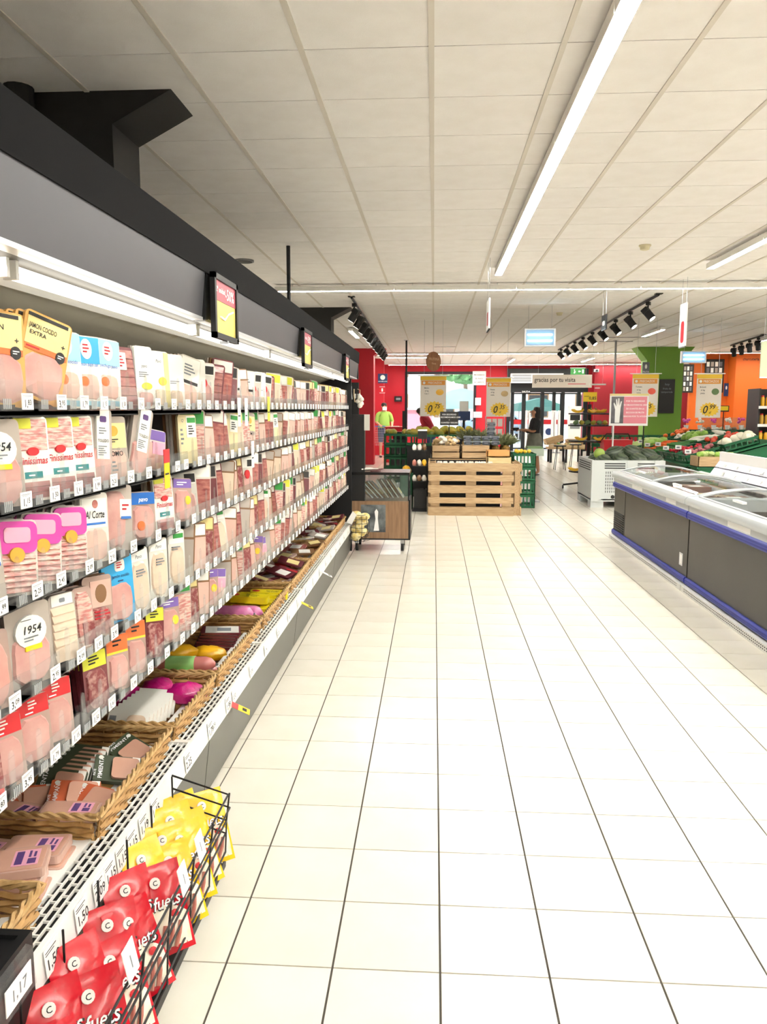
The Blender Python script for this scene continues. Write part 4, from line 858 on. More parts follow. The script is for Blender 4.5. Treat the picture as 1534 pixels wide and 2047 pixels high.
# ================================================================ people
def person(label, loc, rz, joints, edges, radii, tops, hair, shoes=None, skin='skin', group=None):
    """one continuous skinned body; joints in local metres, facing local -y"""
    t = thing('person', label, 'person', loc, (0, 0, rz), group)
    names = list(joints); me = bpy.data.meshes.new('b'); me.from_pydata([joints[n] for n in names], [(names.index(a), names.index(b)) for a, b in edges], [])
    o = bpy.data.objects.new('b', me); COL.objects.link(o)
    o.modifiers.new('s', 'SKIN'); o.modifiers.new('u', 'SUBSURF').levels = 2
    o.modifiers['u'].render_levels = 2
    sv = me.skin_vertices[0].data
    for i, n in enumerate(names):
        r = radii[n]; sv[i].radius = r if isinstance(r, tuple) else (r, r); sv[i].use_root = n == 'pelvis'
    dg = bpy.context.evaluated_depsgraph_get(); dg.update()
    bm_ = bpy.data.meshes.new_from_object(o.evaluated_get(dg)); bpy.data.objects.remove(o)
    bm_.materials.clear(); bm_.materials.append(MATS[skin])
    for p in bm_.polygons: p.use_smooth = True
    body = obj('body', bm_, t)
    for nm, m, test, off in tops:
        vs = [v.co+v.normal*off for v in bm_.vertices]; keep = [tuple(p.vertices) for p in bm_.polygons if test(p.center)]
        idx = sorted({i for f in keep for i in f}); mp = {a: b for b, a in enumerate(idx)}
        c = MB().add([vs[i] for i in idx], [tuple(mp[i] for i in f) for f in keep]); c.build(nm, m, t, True)
    return t, body
def face(t, c, s=1.0, turn=0):
    """nose, eyes, mouth, ears around head centre c, facing -y turned by angle"""
    M = Matrix.Translation(c) @ Matrix.Rotation(turn, 4, 'Z')
    def put(mb, n, m): mb.v = [tuple(M @ Vector(v)) for v in mb.v]; mb.build(n, m, t, True)
    put(MB().prism([(-.012*s, 0), (.012*s, 0), (0, .04*s)], 1, -.105*s, -.08*s), 'nose', 'skin')
    for k_ in (-1, 1):
        put(MB().ball((k_*.032*s, -.083*s, .035*s), .011*s, .006*s, .006*s, 8, 5), 'eye', 'ink'); put(MB().ball((k_*.078*s, 0, .015*s), .012*s, .02*s, .03*s, 8, 5), 'ear', 'skin')
    put(MB().ball((0, -.086*s, -.042*s), .024*s, .007*s, .006*s, 8, 5), 'mouth', mat('lip', '#a05850', .5))
def hand(t, wrist, direction, up, m='skin', curl=.4, s=1.0):
    d = Vector(direction).normalized(); u = Vector(up); u = (u-d*u.dot(d)).normalized(); r = d.cross(u); w = Vector(wrist); mb = MB()
    mb.merge(MB().box(-.036*s, 0, -.013*s, .036*s, .085*s, .013*s), Matrix(((r.x, d.x, u.x, w.x), (r.y, d.y, u.y, w.y), (r.z, d.z, u.z, w.z), (0, 0, 0, 1))))
    for i, ln in enumerate((.068, .078, .072, .055)):
        b = w+d*(.08*s)+r*((-.028+.019*i)*s); p1 = b+d*(ln*.5*s)-u*(.01*s); p2 = p1+(d*math.cos(curl*2)-u*math.sin(curl*2))*(ln*.5*s); mb.tube([b, p1, p2], .009*s, 6, taper=.8)
    b = w+d*(.02*s)-r*(.034*s); mb.tube([b, b+d*.03*s-r*.025*s, b+d*.06*s-r*.02*s-u*.01*s], .010*s, 6, taper=.8)
    mb.build('hand', m, t, True)
# shopper in black top and grey skirt, facing left, arms forward
H = dict(pelvis=(0, 0, .86), waist=(0, .005, .98), chest=(0, .01, 1.16), neck0=(0, .01, 1.30), neck=(0, 0, 1.36), head=(0, -.02, 1.47), crown=(0, -.01, 1.53),
         shl=(-.15, .01, 1.26), ell=(-.17, -.05, 1.02), wrl=(-.10, -.29, 1.06), shr=(.15, .01, 1.26), elr=(.17, -.07, 1.03), wrr=(.08, -.31, 1.08),
         hipl=(-.085, 0, .80), knl=(-.085, -.01, .46), anl=(-.08, .03, .09), tol=(-.085, -.12, .03), hipr=(.085, 0, .80), knr=(.09, .02, .46), anr=(.09, .08, .09), tor=(.09, -.06, .03))
E_ = [('pelvis','waist'),('waist','chest'),('chest','neck0'),('neck0','neck'),('neck','head'),('head','crown'),('neck0','shl'),('shl','ell'),('ell','wrl'),('neck0','shr'),('shr','elr'),('elr','wrr'),('pelvis','hipl'),('hipl','knl'),('knl','anl'),('anl','tol'),('pelvis','hipr'),('hipr','knr'),('knr','anr'),('anr','tor')]
RD = dict(pelvis=(.15,.12), waist=(.125,.10), chest=(.145,.11), neck0=(.085,.075), neck=.05, head=(.08,.095), crown=(.06,.075), shl=.058, ell=.040, wrl=.027, shr=.058, elr=.040, wrr=.027, hipl=.095, knl=.06, anl=.04, tol=.033, hipr=.095, knr=.06, anr=.04, tor=.033)
wp = aZ(1067, 950, 0)
mat('skirt', '#7c7d70', .8, col2='#6d6e62', scale=12); mat('black_cloth', '#1b1b1e', .8)
t, b = person('woman shopper in black top and grey skirt reading something held forward', (wp.x, wp.y, 0), -PI*.42, H, E_, RD,
    [('t_shirt', 'black_cloth', lambda c: .93 < c.z < 1.335 and c.y > -.17 and (c.z > 1.06 or abs(c.x) < .15), .012)], None, skin='skin_tan')
face(t, (0, -.03, 1.46)); hand(t, (-.10, -.29, 1.06), (.25, -1, .05), (0, 0, 1), 'skin_tan'); hand(t, (.08, -.31, 1.08), (-.25, -1, 0), (0, 0, 1), 'skin_tan')
MB().lathe([(.155, .99), (.19, .90), (.215, .75), (.235, .52), (.225, .52), (.14, .97)], 18, sx=1, sy=.85).build('skirt', 'skirt', t, True)
MB().lathe([(.04, 1.60), (.085, 1.585), (.105, 1.53), (.11, 1.46), (.105, 1.36), (.085, 1.24), (.03, 1.20)], 14, c=(0, .045, -.0), sx=.95, sy=.80).build('hair', 'hair', t, True)
for x, y in ((-.082, -.05), (.09, .0)): MB().ball((x, y, .022), .045, .115, .022, 10, 6).build('shoe', mat('shoe', '#5a5148', .6), t, True)
o = MB().box(-.09, -.55, 1.03, .05, -.40, 1.09); o = thing('wallet', 'black wallet or box held out by the woman', 'wallet', (wp.x, wp.y, 0), (0, 0, -PI*.42)); MB().box(-.08, -.56, 1.05, .06, -.41, 1.12).build('case', 'black', o); MB().box(-.08, -.562, 1.08, .06, -.56, 1.085).build('zip', 'steel', o)
# man with mask in green t-shirt behind a trolley
H2 = dict(pelvis=(0, 0, .93), waist=(0, 0, 1.06), chest=(0, .01, 1.27), neck0=(0, .01, 1.42), neck=(0, 0, 1.48), head=(0, -.02, 1.61), crown=(0, -.01, 1.68),
          shl=(-.19, .01, 1.38), ell=(-.25, -.02, 1.12), wrl=(-.18, -.24, 1.04), shr=(.19, .01, 1.38), elr=(.27, .02, 1.13), wrr=(.22, -.20, 1.00),
          hipl=(-.1, 0, .87), knl=(-.11, -.01, .49), anl=(-.11, .03, .09), tol=(-.12, -.13, .035), hipr=(.1, 0, .87), knr=(.11, -.01, .49), anr=(.11, .03, .09), tor=(.12, -.13, .035))
RD2 = dict(RD); RD2.update(pelvis=(.17,.14), waist=(.18,.16), chest=(.185,.14), neck=.06, shl=.072, shr=.072, ell=.05, elr=.05, wrl=.033, wrr=.033, hipl=.1, hipr=.1)
mat('green_shirt', '#9bc25a', .8); mat('denim', '#3d4f78', .8); mat('mask', '#dfe8ee', .7)
mp_ = aY(768, 905, 25.4)
t, b = person('man in lime green t-shirt and face mask pushing a trolley by the red wall', (mp_.x, 25.4, 0), .25, H2, E_, RD2,
    [('t_shirt', 'green_shirt', lambda c: .95 < c.z < 1.45 and c.y > -.19 and (c.z > 1.14 or abs(c.x) < .2), .014), ('shorts', 'denim', lambda c: .48 < c.z <= .95, .018)], None)
face(t, (0, -.03, 1.60)); hand(t, (-.18, -.24, 1.04), (.1, -1, -.1), (0, 0, 1)); hand(t, (.22, -.20, 1.0), (-.1, -1, -.1), (0, 0, 1))
MB().lathe([(.02, 1.745), (.07, 1.73), (.09, 1.69), (.092, 1.63), (.086, 1.60)], 14, c=(0, .012, 0), sy=1.1).build('hair', 'hair', t, True)
MB().prism([(-.065, 1.51), (.065, 1.51), (.07, 1.60), (0, 1.615), (-.07, 1.60)], 1, -.125, -.09).build('face_mask', 'mask', t)
for x in (-.12, .12): MB().ball((x, -.06, .03), .05, .13, .03, 10, 6).build('shoe', 'black', t, True)
# person in red bending behind the produce
H3 = {k_: (v[0], v[1]-max(0, v[2]-.9)*.45, v[2]-max(0, v[2]-.9)*.22) for k_, v in H2.items()}
rp = aY(862, 905, 22.5)
t, b = person('person in dark red top bending forward behind the produce table', (rp.x, 22.5, 0), -1.2, H3, E_, RD2,
    [('t_shirt', mat('wine_cloth', '#a02234', .8), lambda c: .93 < c.z < 1.34, .014), ('trousers', 'denim', lambda c: .08 < c.z <= .93, .016)], None, skin='skin_tan')
hc = H3['head']; MB().ball((hc[0], hc[1]+.01, hc[2]+.04), .10, .12, .10, 12, 8).build('hair', 'hair', t, True); face(t, (hc[0], hc[1]-.02, hc[2]))
hand(t, H3['wrl'], (0, -1, -.4), (0, 0, 1), 'skin_tan'); hand(t, H3['wrr'], (0, -1, -.4), (0, 0, 1), 'skin_tan')
# shopping trolley before the man
tl = thing('shopping_trolley', 'wire shopping trolley with blue handle pushed by man in green', 'trolley', (mp_.x-.12, 24.75, 0), (0, 0, .2)); mb = MB()
for z in (.45, .6, .75, .9): mb.tube([(-.25, -.4, z), (.25, -.4, z), (.28, .35, z+.05), (-.28, .35, z+.05)], .005, 5, closed=True)
mb.build('basket_hoops', 'steel', tl, True); mb = MB()
for i in range(9): x = -.24+.06*i; mb.tube([(x, -.4, .92), (x, -.38, .42), (x*1.1, .34, .46), (x*1.12, .35, .97)], .003, 4)
mb.build('basket_wires', 'steel', tl, True); MB().tube([(-.26, .42, 1.0), (.26, .42, 1.0)], .014, 8).build('handle', 'ink_blue', tl, True)
MB().tube([(-.24, .36, .95), (-.24, .38, .12), (-.2, -.38, .12), (.2, -.38, .12), (.24, .38, .12), (.24, .36, .95)], .012, 6).build('chassis', 'steel', tl, True)
for x, y in ((-.24, .38), (.24, .38), (-.2, -.38), (.2, -.38)): MB().cyl((x-.012, y, .055), .055, .024, 12, axis=0).build('wheel', 'black', tl, True)
# ================================================================ glass-topped wooden cart at the end of the fridge
cy = 8.5
t = thing('display_cart', 'wooden wheeled cart with glass box and black post at the fridge end', 'display cart', (-.575, cy, 0))
MB().box(-.32, 0, .145, .31, .5, .555).build('wood_box', 'cart_wood', t)
MB().box(.31, -.006, .13, .328, .51, .57).box(-.326, -.006, .13, .31, .51, .145).build('frame', 'black', t)
for x in (-.16, 0, .16): MB().box(x-.001, -.002, .145, x+.001, 0, .555).build('plank_joint', 'film_brown', t)
g = MB().box(-.17, .0, .56, .31, .006, .84).box(.304, .006, .56, .31, .5, .84).box(-.17, .494, .56, .304, .5, .84); g.build('glass_box', 'glass', t)
MB().box(-.325, -.006, .84, .32, .51, .868).build('top_shelf', 'black_gloss', t)
for x, y in ((.308, .0), (.308, .49)): MB().box(x-.006, y, .56, x+.006, y+.012, .84).build('corner_post', 'dark_metal', t)
MB().box(-.325, .0, .555, -.17, .12, 1.49).build('post', 'black', t)
MB().box(-.21, -.004, .215, .06, -.0005, .515).build('picture', mat('photo_print', '#3e4347', .5, col2='#8d9496', scale=7, sharp=(.4, .7)), t)
MB().prism([(-.07, .23), (-.05, .36), (-.06, .44), (-.04, .47), (-.02, .44), (-.025, .36), (-.01, .23)], 1, -.0055, -.004).build('figure_print', 'ink_white', t)
MB().box(-.17, -.03, 1.32, -.11, -.024, 1.49).build('label_holder', 'film_white', t)
for x, y in ((.24, .06), (-.26, .06), (.24, .44), (-.26, .44)):
    w_ = MB().cyl((x-.014, y, .045), .045, .028, 14, axis=0).build('caster_wheel', 'black', t, True); MB().box(x-.02, y-.02, .08, x+.02, y+.03, .132).build('caster_fork', 'steel', w_)
for i in range(14):
    s = i % 7; o = thing('thin_pack', 'thin striped bread-stick pack leaning in the glass box, %s from the left' % nth(i), 'thin pack', (-.575-.12+.028*i, cy+.10+.05*(i//7), .575), (0, -.75 if i < 7 else -.6, 0), 'leaning packs in the glass box')
    MB().box(0, 0, 0, .012, .16, .24).build('wrap', 'film_white' if i % 2 else 'film_brown', o); MB().box(.012, .02, .05, .013, .14, .12).build('label', 'card_cream', o)
for i, (x, y, a) in enumerate(((-.80, 8.62, .2), (-.68, 8.7, -.3), (-.72, 8.6, .5))):
    o = thing('flat_pack', 'flat meat pack lying on top shelf of the cart, %s' % ['left one', 'back one', 'front one'][i], 'meat pack', (x, y, .87+.013*i), (0, 0, a), 'packs on the cart'); MB().box(-.1, -.07, 0, .1, .07, .012).build('film', ['film_pink', 'film_wine', 'film_white'][i], o); MB().box(-.04, -.04, .012, .05, .04, .013).build('label', 'card_white', o)
# tools and garlic above the post
o = thing('hanging_board', 'black rack board with hanging tools above the cart post', 'rack', (-.86, 8.56, 1.49)); MB().box(-.04, 0, 0, .05, .02, .34).build('board', 'black', o); MB().box(.0, -.004, .17, .05, 0, .22).build('white_tag', 'paper', o)
for i in range(4): MB().tube([(-.03+.03*i, -.01, .30-.03*i), (-.03+.03*i, -.02, .24-.04*i), (-.02+.03*i, -.02, .16-.03*i)], .006, 6).build('tool', ['steel', 'wood_light', 'dark_metal', 'steel'][i], o, True)
o = thing('garlic_string', 'string of white garlic bulbs hanging by the black post', 'garlic', (-.795, 8.545, 1.5)); MB().tube([(-.03, .016, .26), (0, 0, .25), (0, -.01, .1)], .004, 5).build('string', 'wood_light', o)
for i in range(5): MB().lathe([(.002, .05), (.008, .035), (.026, .015), (.028, -.005), (.012, -.022), (.002, -.022)], 10, c=(.02*math.sin(i*2.4), -.02*abs(math.cos(i)), .08+.022*i)).build('bulb', mat('garlic', '#efe8dc', .6), o, True)
# net sack at the fridge end
o = thing('net_sack', 'yellow net sack of rolls hanging at the end of the fridge lip', 'sack', (-.77, 8.18, .16)); mat('net_yellow', '#e3c873', .5, col2='#f3e6b4', scale=24, kind='voronoi')
mb = MB()
for i in range(12): mb.ball((R.uniform(-.06, .06), R.uniform(-.05, .05), .05+.022*i), .055, .05, .04, 8, 6)
mb.build('rolls', 'net_yellow', o, True); mb = MB()
for i in range(7):
    z = .02+.045*i; r = .105-.003*i; mb.tube([(r*math.cos(a*PI/6), r*.85*math.sin(a*PI/6), z) for a in range(12)], .0025, 4, closed=True)
for a in range(10): mb.tube([(.05*math.cos(a*PI/5), .05*math.sin(a*PI/5), .0), (.108*math.cos(a*PI/5), .09*math.sin(a*PI/5), .12), (.095*math.cos(a*PI/5), .085*math.sin(a*PI/5), .28)], .0025, 4)
mb.build('wire_basket', 'dark_metal', o, True); MB().prism([(-.13, .22), (-.06, .34), (-.02, .30), (-.07, .2)], 1, -.11, -.106).build('white_label', 'paper', o)

# ================================================================ pallet produce stand in the middle
PY = 11.5; px0, px1 = aY(857, 1000, PY).x, aY(1027, 1000, PY).x
def zpx(py, Y): return aY(940, py, Y).z
def pallet(label, loc, rot, Lw, grp):
    t = thing('wood_pallet', label, 'pallet', loc, rot, grp)
    rows = [(zpx(942.5, PY), zpx(927, PY)), (zpx(962, PY), zpx(950, PY)), (zpx(986, PY), zpx(971, PY)), (zpx(1006.5, PY), zpx(995, PY)), (.0, zpx(1014, PY))]
    for a, b in rows: MB().box(0, 0, a, Lw, .02, b).build('board', 'wood', t)
    for a, b in ((.0, .05), (.0, .14), (.0, 0)): pass
    for xa, xb in ((.03, .16), (Lw*.44, Lw*.56), (Lw-.16, Lw-.03)): MB().box(xa, .02, 0, xb, .10, rows[0][1]-.01).build('block', 'wood', t)
    for a, b in (rows[0], rows[2], rows[4]): MB().box(0, .10, a, Lw, .118, b).build('back_board', 'wood', t)
    return t
pallet('upright wooden pallet forming the front of the produce stand', (px0, PY, 0), (0, 0, 0), px1-px0, 'pallets of the produce stand')
pallet('upright wooden pallet along the right side of the produce stand', (px1+.12, PY+.05, 0), (0, 0, PI/2), 1.2, 'pallets of the produce stand')
pallet('upright wooden pallet along the left side of the produce stand', (px0-.01, PY+1.25, 0), (0, 0, -PI/2), 1.2, 'pallets of the produce stand')
t = thing('stand_table', 'dark plinth carrying the produce crates behind the pallets', 'table', ((px0+px1)/2, PY+1.6, 0))
MB().box(-.44, -1.4, 0, .44, 1.3, .70).build('plinth', 'black', t); MB().box(-.47, -1.43, .70, .47, 1.35, .72).build('top', 'wood', t)
mat('thinwood', '#ecd9a8', .6, col2='#dcc48c', scale=6, stretch=(1, 8, 8)); mat('mushroom', '#efe6d8', .7); mat('ginger', '#d9bf92', .7, col2='#c7a777', scale=14); mat('potato_y', '#dfc18a', .7)
def crate(name, label, cat, loc, w, d, h, m, slats=3, rot=(0, 0, 0), group=None):
    t = thing(name, label, cat, loc, rot, group); e = .012; sh = h/(slats+(slats-1)*.28)
    for i in range(slats):
        z = i*sh*1.28
        for n, (a, b, c, q) in (('front_slat', (-w/2, -d/2, w/2, -d/2+e)), ('back_slat', (-w/2, d/2-e, w/2, d/2)), ('side_slat', (-w/2, -d/2, -w/2+e, d/2)), ('side_slat', (w/2-e, -d/2, w/2, d/2))):
            MB().box(a, b, z, c, q, z+sh).build(n, m, t)
    for x in (-1, 1):
        for y in (-1, 1): MB().box(x*(w/2-.03)-.014, y*(d/2-.03)-.014, 0, x*(w/2-.03)+.014, y*(d/2-.03)+.014, h).build('corner_post', m, t)
    MB().box(-w/2, -d/2, 0, w/2, d/2, .008).build('bottom', m, t); return t
xm = (px0+px1)/2
crate('wood_crate', 'wooden crate with ginger at the left of the produce stand', 'crate', (xm-.36, 12.5, .79), .44, .5, .20, 'wood', 2, group='wooden crates on the stand')
crate('wood_crate', 'wooden crate under the black punnets on the produce stand', 'crate', (xm+.10, 12.5, .79), .44, .5, .20, 'wood', 2, group='wooden crates on the stand')
MB_s = thing('riser', 'dark riser block under the rear crates of the produce stand', 'riser', (xm-.12, 12.6, .722)); MB().box(-.48, -.38, 0, .48, 1.1, .064).build('block', 'black', MB_s); MB().box(-.48, -.385, .05, .48, -.38, .064).build('edge', 'wood', MB_s)
crate('thin_crate', 'pale thin-wood box at the right corner of the produce stand', 'crate', (xm+.43, 11.95, .722), .36, .3, .11, 'thinwood', 1, group='pale boxes on the stand')
crate('thin_crate', 'orange thin-wood tray stacked on the pale corner box', 'crate', (xm+.42, 12.0, .845), .34, .3, .09, mat('orange_wood', '#e0a765', .6), 1, group='pale boxes on the stand')
def lump(m, x, y, z, rx, ry, rz, name, label, cat, group, rot=None, jit=.12, n=8, mm=6):
    o = MB().ball((0, 0, 0), rx, ry, rz, n, mm, jit).build(name, m, None, True, loc=(x, y, z), rot=rot or (R.uniform(0, .6), R.uniform(0, .6), R.uniform(0, 6))); return tag(o, label, cat, group)
for i in range(46):
    lump('ginger' if i % 3 else 'garlic', xm-.36+R.uniform(-.19, .19), 12.5+R.uniform(-.22, .24), 1.00+R.uniform(-.02, .12)*(1-abs(R.uniform(-.5, .5))), .045, .03, .028, 'ginger_root', 'knobbly beige ginger or garlic in the left wooden crate', 'ginger', 'ginger heaped in the left crate')
mat('punnet_dark', '#2d3440', .3, coat=.4); mat('punnet_lid', '#c9d3da', .15, coat=.6)
def punnet(label, loc, grp):
    t = thing('berry_punnet', label, 'punnet', loc, (0, 0, R.uniform(-.08, .08)), grp); MB().prism([(-.055, 0), (.055, 0), (.068, .055), (-.068, .055)], 1, -.06, .06).build('tub', 'punnet_lid', t); MB().box(-.058, -.05, .0555, .058, .05, .066).build('berries', 'punnet_dark', t); MB().prism(rrect(-.062, .006, .062, .05, .012), 1, -.0645, -.060).build('label', 'punnet_dark', t); lm = MB(); lm.box(-.03, -.0655, .022, .03, -.0646, .034); lm.build('label_print', 'ink_grey', t)
for j in range(2):
    for i in range(4): punnet('clear punnet of dark berries with grey label, %s of the %s row' % (nth(i), ['front', 'upper'][j]), (xm-.02+.142*i, 12.36+.13*j, .997+.07*j), 'punnets of dark berries')
for j in range(4): punnet('clear punnet in tall stack at the right of the berries, %s from bottom' % nth(j), (xm+.36, 12.75, 1.07+.068*j), 'tall stack of punnets')
for i in range(26):
    x = xm-.40+.034*i if i < 20 else xm+.3+R.uniform(-.1, .1); o = thing('mushroom_tray', 'pale cream packed tray on the front ledge of the stand, %s from the left' % nth(i), 'tray', (xm-.46+.031*i, 11.78+.10*(i % 3), .722), (0, 0, R.uniform(-.3, .3)), 'pale trays on the front ledge') if i % 3 == 0 else None
    if o: MB().box(-.045, -.035, 0, .045, .035, .03).build('tub', 'white_plastic', o); mb = MB(); [mb.ball((R.uniform(-.03, .03), R.uniform(-.02, .02), .04), .018, n=7, m=5) for _ in range(6)]; mb.build('mushrooms', 'mushroom', o, True)
def pineapple(label, loc, s=1, grp='pineapples'):
    t = thing('pineapple', label, 'pineapple', loc, (R.uniform(-.2, .2), R.uniform(-.2, .2), R.uniform(0, 6)), grp)
    MB().lathe([(.02, 0), (.06*s, .02), (.07*s, .08), (.06*s, .15), (.03*s, .18)], 12).build('fruit', mat('pine_skin', '#a57a35', .7, col2='#6d5a2a', scale=30, kind='voronoi'), t, True); mb = MB()
    for i in range(22):
        a = i*2.4; r = .05+.004*i*s; h = .30-.006*i; mb.add([(.012*math.cos(a+1.57), .012*math.sin(a+1.57), .16), (-.012*math.cos(a+1.57), -.012*math.sin(a+1.57), .16), (r*math.cos(a), r*math.sin(a), .16+h*.6), (r*2.0*math.cos(a), r*2.0*math.sin(a), .13+h*.85)], [(0, 1, 2), (1, 3, 2), (0, 2, 3)])
    mb.build('crown', mat('leaf_dry', '#6d7a4e', .6, col2='#8b8a63', scale=8, vary=.15), t); return t
k = 0
for j in range(3):
    for i in range(3): pineapple('pineapple with spiky crown at the rear right of the stand, %s' % nth(k), (xm+.30+.17*i, 13.1+.22*j, .78), 1); k += 1
for i in range(3): pineapple('green-crowned pineapple behind the ginger, %s from the left' % nth(i), (xm-.02+.15*i, 13.35, .86), .9, 'pineapples behind the ginger')
mat('mango', '#c9a53a', .45, col2='#7f8f3a', scale=6, coat=.3); mat('papaya', '#a9b548', .45, col2='#d0a83e', scale=5)
for i in range(14): lump('papaya' if i % 2 else 'mango', -.35+.075*i+R.uniform(-.02, .02), 14.1+.1*(i % 3), 1.13+.05*(i % 2), .10, .07, .06, 'papaya', 'green-yellow papaya or mango heaped behind the ginger crate', 'papaya', 'papayas at the back of the stand', jit=.03, n=12, mm=8)
def gcrate(label, loc, w=.56, d=.38, h=.2, rot=(0, 0, 0), group=None, n=6):
    t = thing('green_crate', label, 'crate', loc, rot, group); c = 'green_crate'
    MB().box(-w/2, -d/2, 0, w/2, d/2, .01).build('bottom', c, t)
    for nm, a in (('front', -d/2), ('back', d/2-.012)):
        m = MB().box(-w/2, a, 0, w/2, a+.012, .035).box(-w/2, a, h-.04, w/2, a+.012, h)
        for i in range(n+1): x = -w/2+(w-.02)*i/n; m.box(x, a, .035, x+.02, a+.012, h-.04)
        m.box(-w/2-.006, a-.006, h-.012, w/2+.006, a+.018, h); m.build(nm+'_wall', c, t)
    for s in (-1, 1):
        a = s*(w/2-.006); m = MB().box(a-.006, -d/2, 0, a+.006, d/2, .035).box(a-.006, -d/2, h-.06, a+.006, -.08, h).box(a-.006, .08, h-.06, a+.006, d/2, h).box(a-.006, -d/2, h-.015, a+.006, d/2, h)
        for i in range(5): y = -d/2+(d-.02)*i/4; m.box(a-.006, y, .035, a+.006, y+.02, h-.05)
        m.build('end_wall', c, t)
    return t
for i in range(4): gcrate('green plastic crate in stack right of the pallet stand, %s from bottom' % nth(i), (1.42, 12.72, .215*i), .36, .5, .213, group='green crates right of the stand')
for i in range(5): gcrate('green plastic crate in stack left behind the stand, %s from bottom' % nth(i), (-.62, 15.0, .218*i), .62, .42, .216, group='green crates left of the stand')
gcrate('green plastic crate under the papayas', (-.05, 14.2, .90), .9, .42, .20)
t = thing('crate_support', 'black stand under the papaya crate', 'stand', (-.05, 14.2, 0)); MB().box(-.42, -.2, 0, .42, .2, .86).build('base', 'black', t); MB().box(-.45, -.22, .86, .45, .22, .9).build('top', 'black', t)
for i in range(7): lump('mango', -.62+R.uniform(-.24, .24), 15.0+R.uniform(-.12, .12), 1.12, .07, .06, .05, 'mango', 'reddish yellow mango on the left green crates', 'mango', 'mangoes on the left crates', jit=.03, n=10, mm=7)
for i in range(8): lump(mat('lemon', '#f0c93a', .5), 1.42+R.uniform(-.1, .1), 12.72+R.uniform(-.16, .16), .885, .035, .03, .03, 'lemon', 'lemon lying in the top green crate by the stand', 'lemon', 'lemons in the green crate', jit=.03)
t = thing('side_crate', 'grey-green tray on a stand beside the green crates', 'crate', (1.66, 13.4, 0)); MB().box(-.12, -.2, .78, .16, .2, .9).build('tray', mat('grey_green', '#a9b3a4', .6), t); MB().box(-.02, -.03, 0, .04, .03, .78).build('leg', 'steel', t); MB().box(-.1, -.15, 0, .12, .15, .02).build('foot', 'steel', t); MB().box(-.1, -.18, .9, .14, .18, .93).build('herbs', mat('herb', '#6f8a5c', .7), t)
# nut stand left of the pallets
t = thing('nut_stand', 'slim black stand with bags of nuts left of the pallet stand', 'stand', (-.22, 12.05, 0)); MB().box(-.10, -.14, 0, .12, .14, .03).build('foot', 'black', t); MB().box(-.07, -.12, .03, .12, .12, .33).build('bin', 'black', t); MB().box(.075, -.01, .33, .10, .02, 1.12).build('pole', 'black', t)
for z in (.45, .68, .92): MB().box(-.10, -.12, z, .12, .12, z+.012).build('shelf', 'black', t)
MB().box(-.02, -.10, 1.10, .12, .08, 1.22).build('scale_head', 'black', t); MB().box(-.02, -.11, 1.22, .12, .08, 1.24).build('white_top', 'paper', t)
for i in range(15): lump(['film_white', 'fuet_meat', 'garlic', 'amber', 'film_brown'][i % 5], -.29+.075*(i % 3), 11.98+.03*(i % 2), .50+.235*(i//5)+.0, .035, .03, .055, 'nut_bag', 'small bag of nuts or dried fruit on the slim stand', 'nut bag', 'nut bags on the slim stand', rot=(0, 0, 0))
o = gcrate('small green crate at the foot of the nut stand', (-.42, 12.3, 0), .2, .3, .55)
lump('amber', -.42, 12.3, .60, .09, .08, .07, 'melon', 'small orange squash on the small green crate', 'squash', None)
# black chalk label on a stem
def stemsign(label, x, y, z0, z1, w, h, lines, m='card_black', ink='ink_white'):
    t = thing('stem_sign', label, 'sign', (x, y, z0)); MB().cyl((0, 0, 0), .008, z1-z0, 8).build('stem', 'black', t); MB().box(-w/2, -.012, z1-z0, w/2, 0, z1-z0+h).build('board', m, t)
    lm = MB()
    for i, s in enumerate(lines): text_mb(lm, s, h*.11, FRONT(0, -.0135, z1-z0+h*(.74-.2*i)), .9)
    lm.build('lettering', ink, t); return t
a, b = aY(880, 850, 13.0), aY(917, 823, 13.0)
stemsign('black notice board on a stem above the ginger crate', (a.x+b.x)/2, 13.0, .95, a.z, b.x-a.x, b.z-a.z, ['POR SEGURIDAD', 'TE RECOMENDAMOS USAR', '+', 'GUANTES Y BOLSAS'])
# ================================================================ banana rack, melon bin, tables, produce on the right
mat('banana', '#f0c62e', .5, col2='#e2a92a', scale=12); mat('watermelon', '#2e3a2b', .45, col2='#4d5a45', scale=9, kind='wave', stretch=(1, 1, .3), coat=.3); mat('melon_green', '#93ab4a', .45, coat=.3)
bc = aZ(1143, 980, 0); by = 15.6; bx = aY(1177, 880, by).x
t = thing('banana_rack', 'black tiered banana rack on casters with round shelves', 'rack', (bx, by, 0))
MB().cyl((0, 0, .12), .035, 1.52, 12).build('pole', 'black', t)
for z, r in ((zpx(826, by), .40), (zpx(849, by), .40), (zpx(880, by), .38), (zpx(940, by), .36)): MB().cyl((0, 0, z-.02), r, .025, 20).build('shelf', 'black', t)
for i in range(5):
    a = 2*PI*i/5+.5; MB().tube([(0, 0, .14), (.46*math.cos(a), .46*math.sin(a), .075)], .02, 6).build('leg', 'black', t); MB().cyl((.46*math.cos(a)-.012, .46*math.sin(a), .035), .035, .024, 12, axis=0).build('caster', 'black', t)
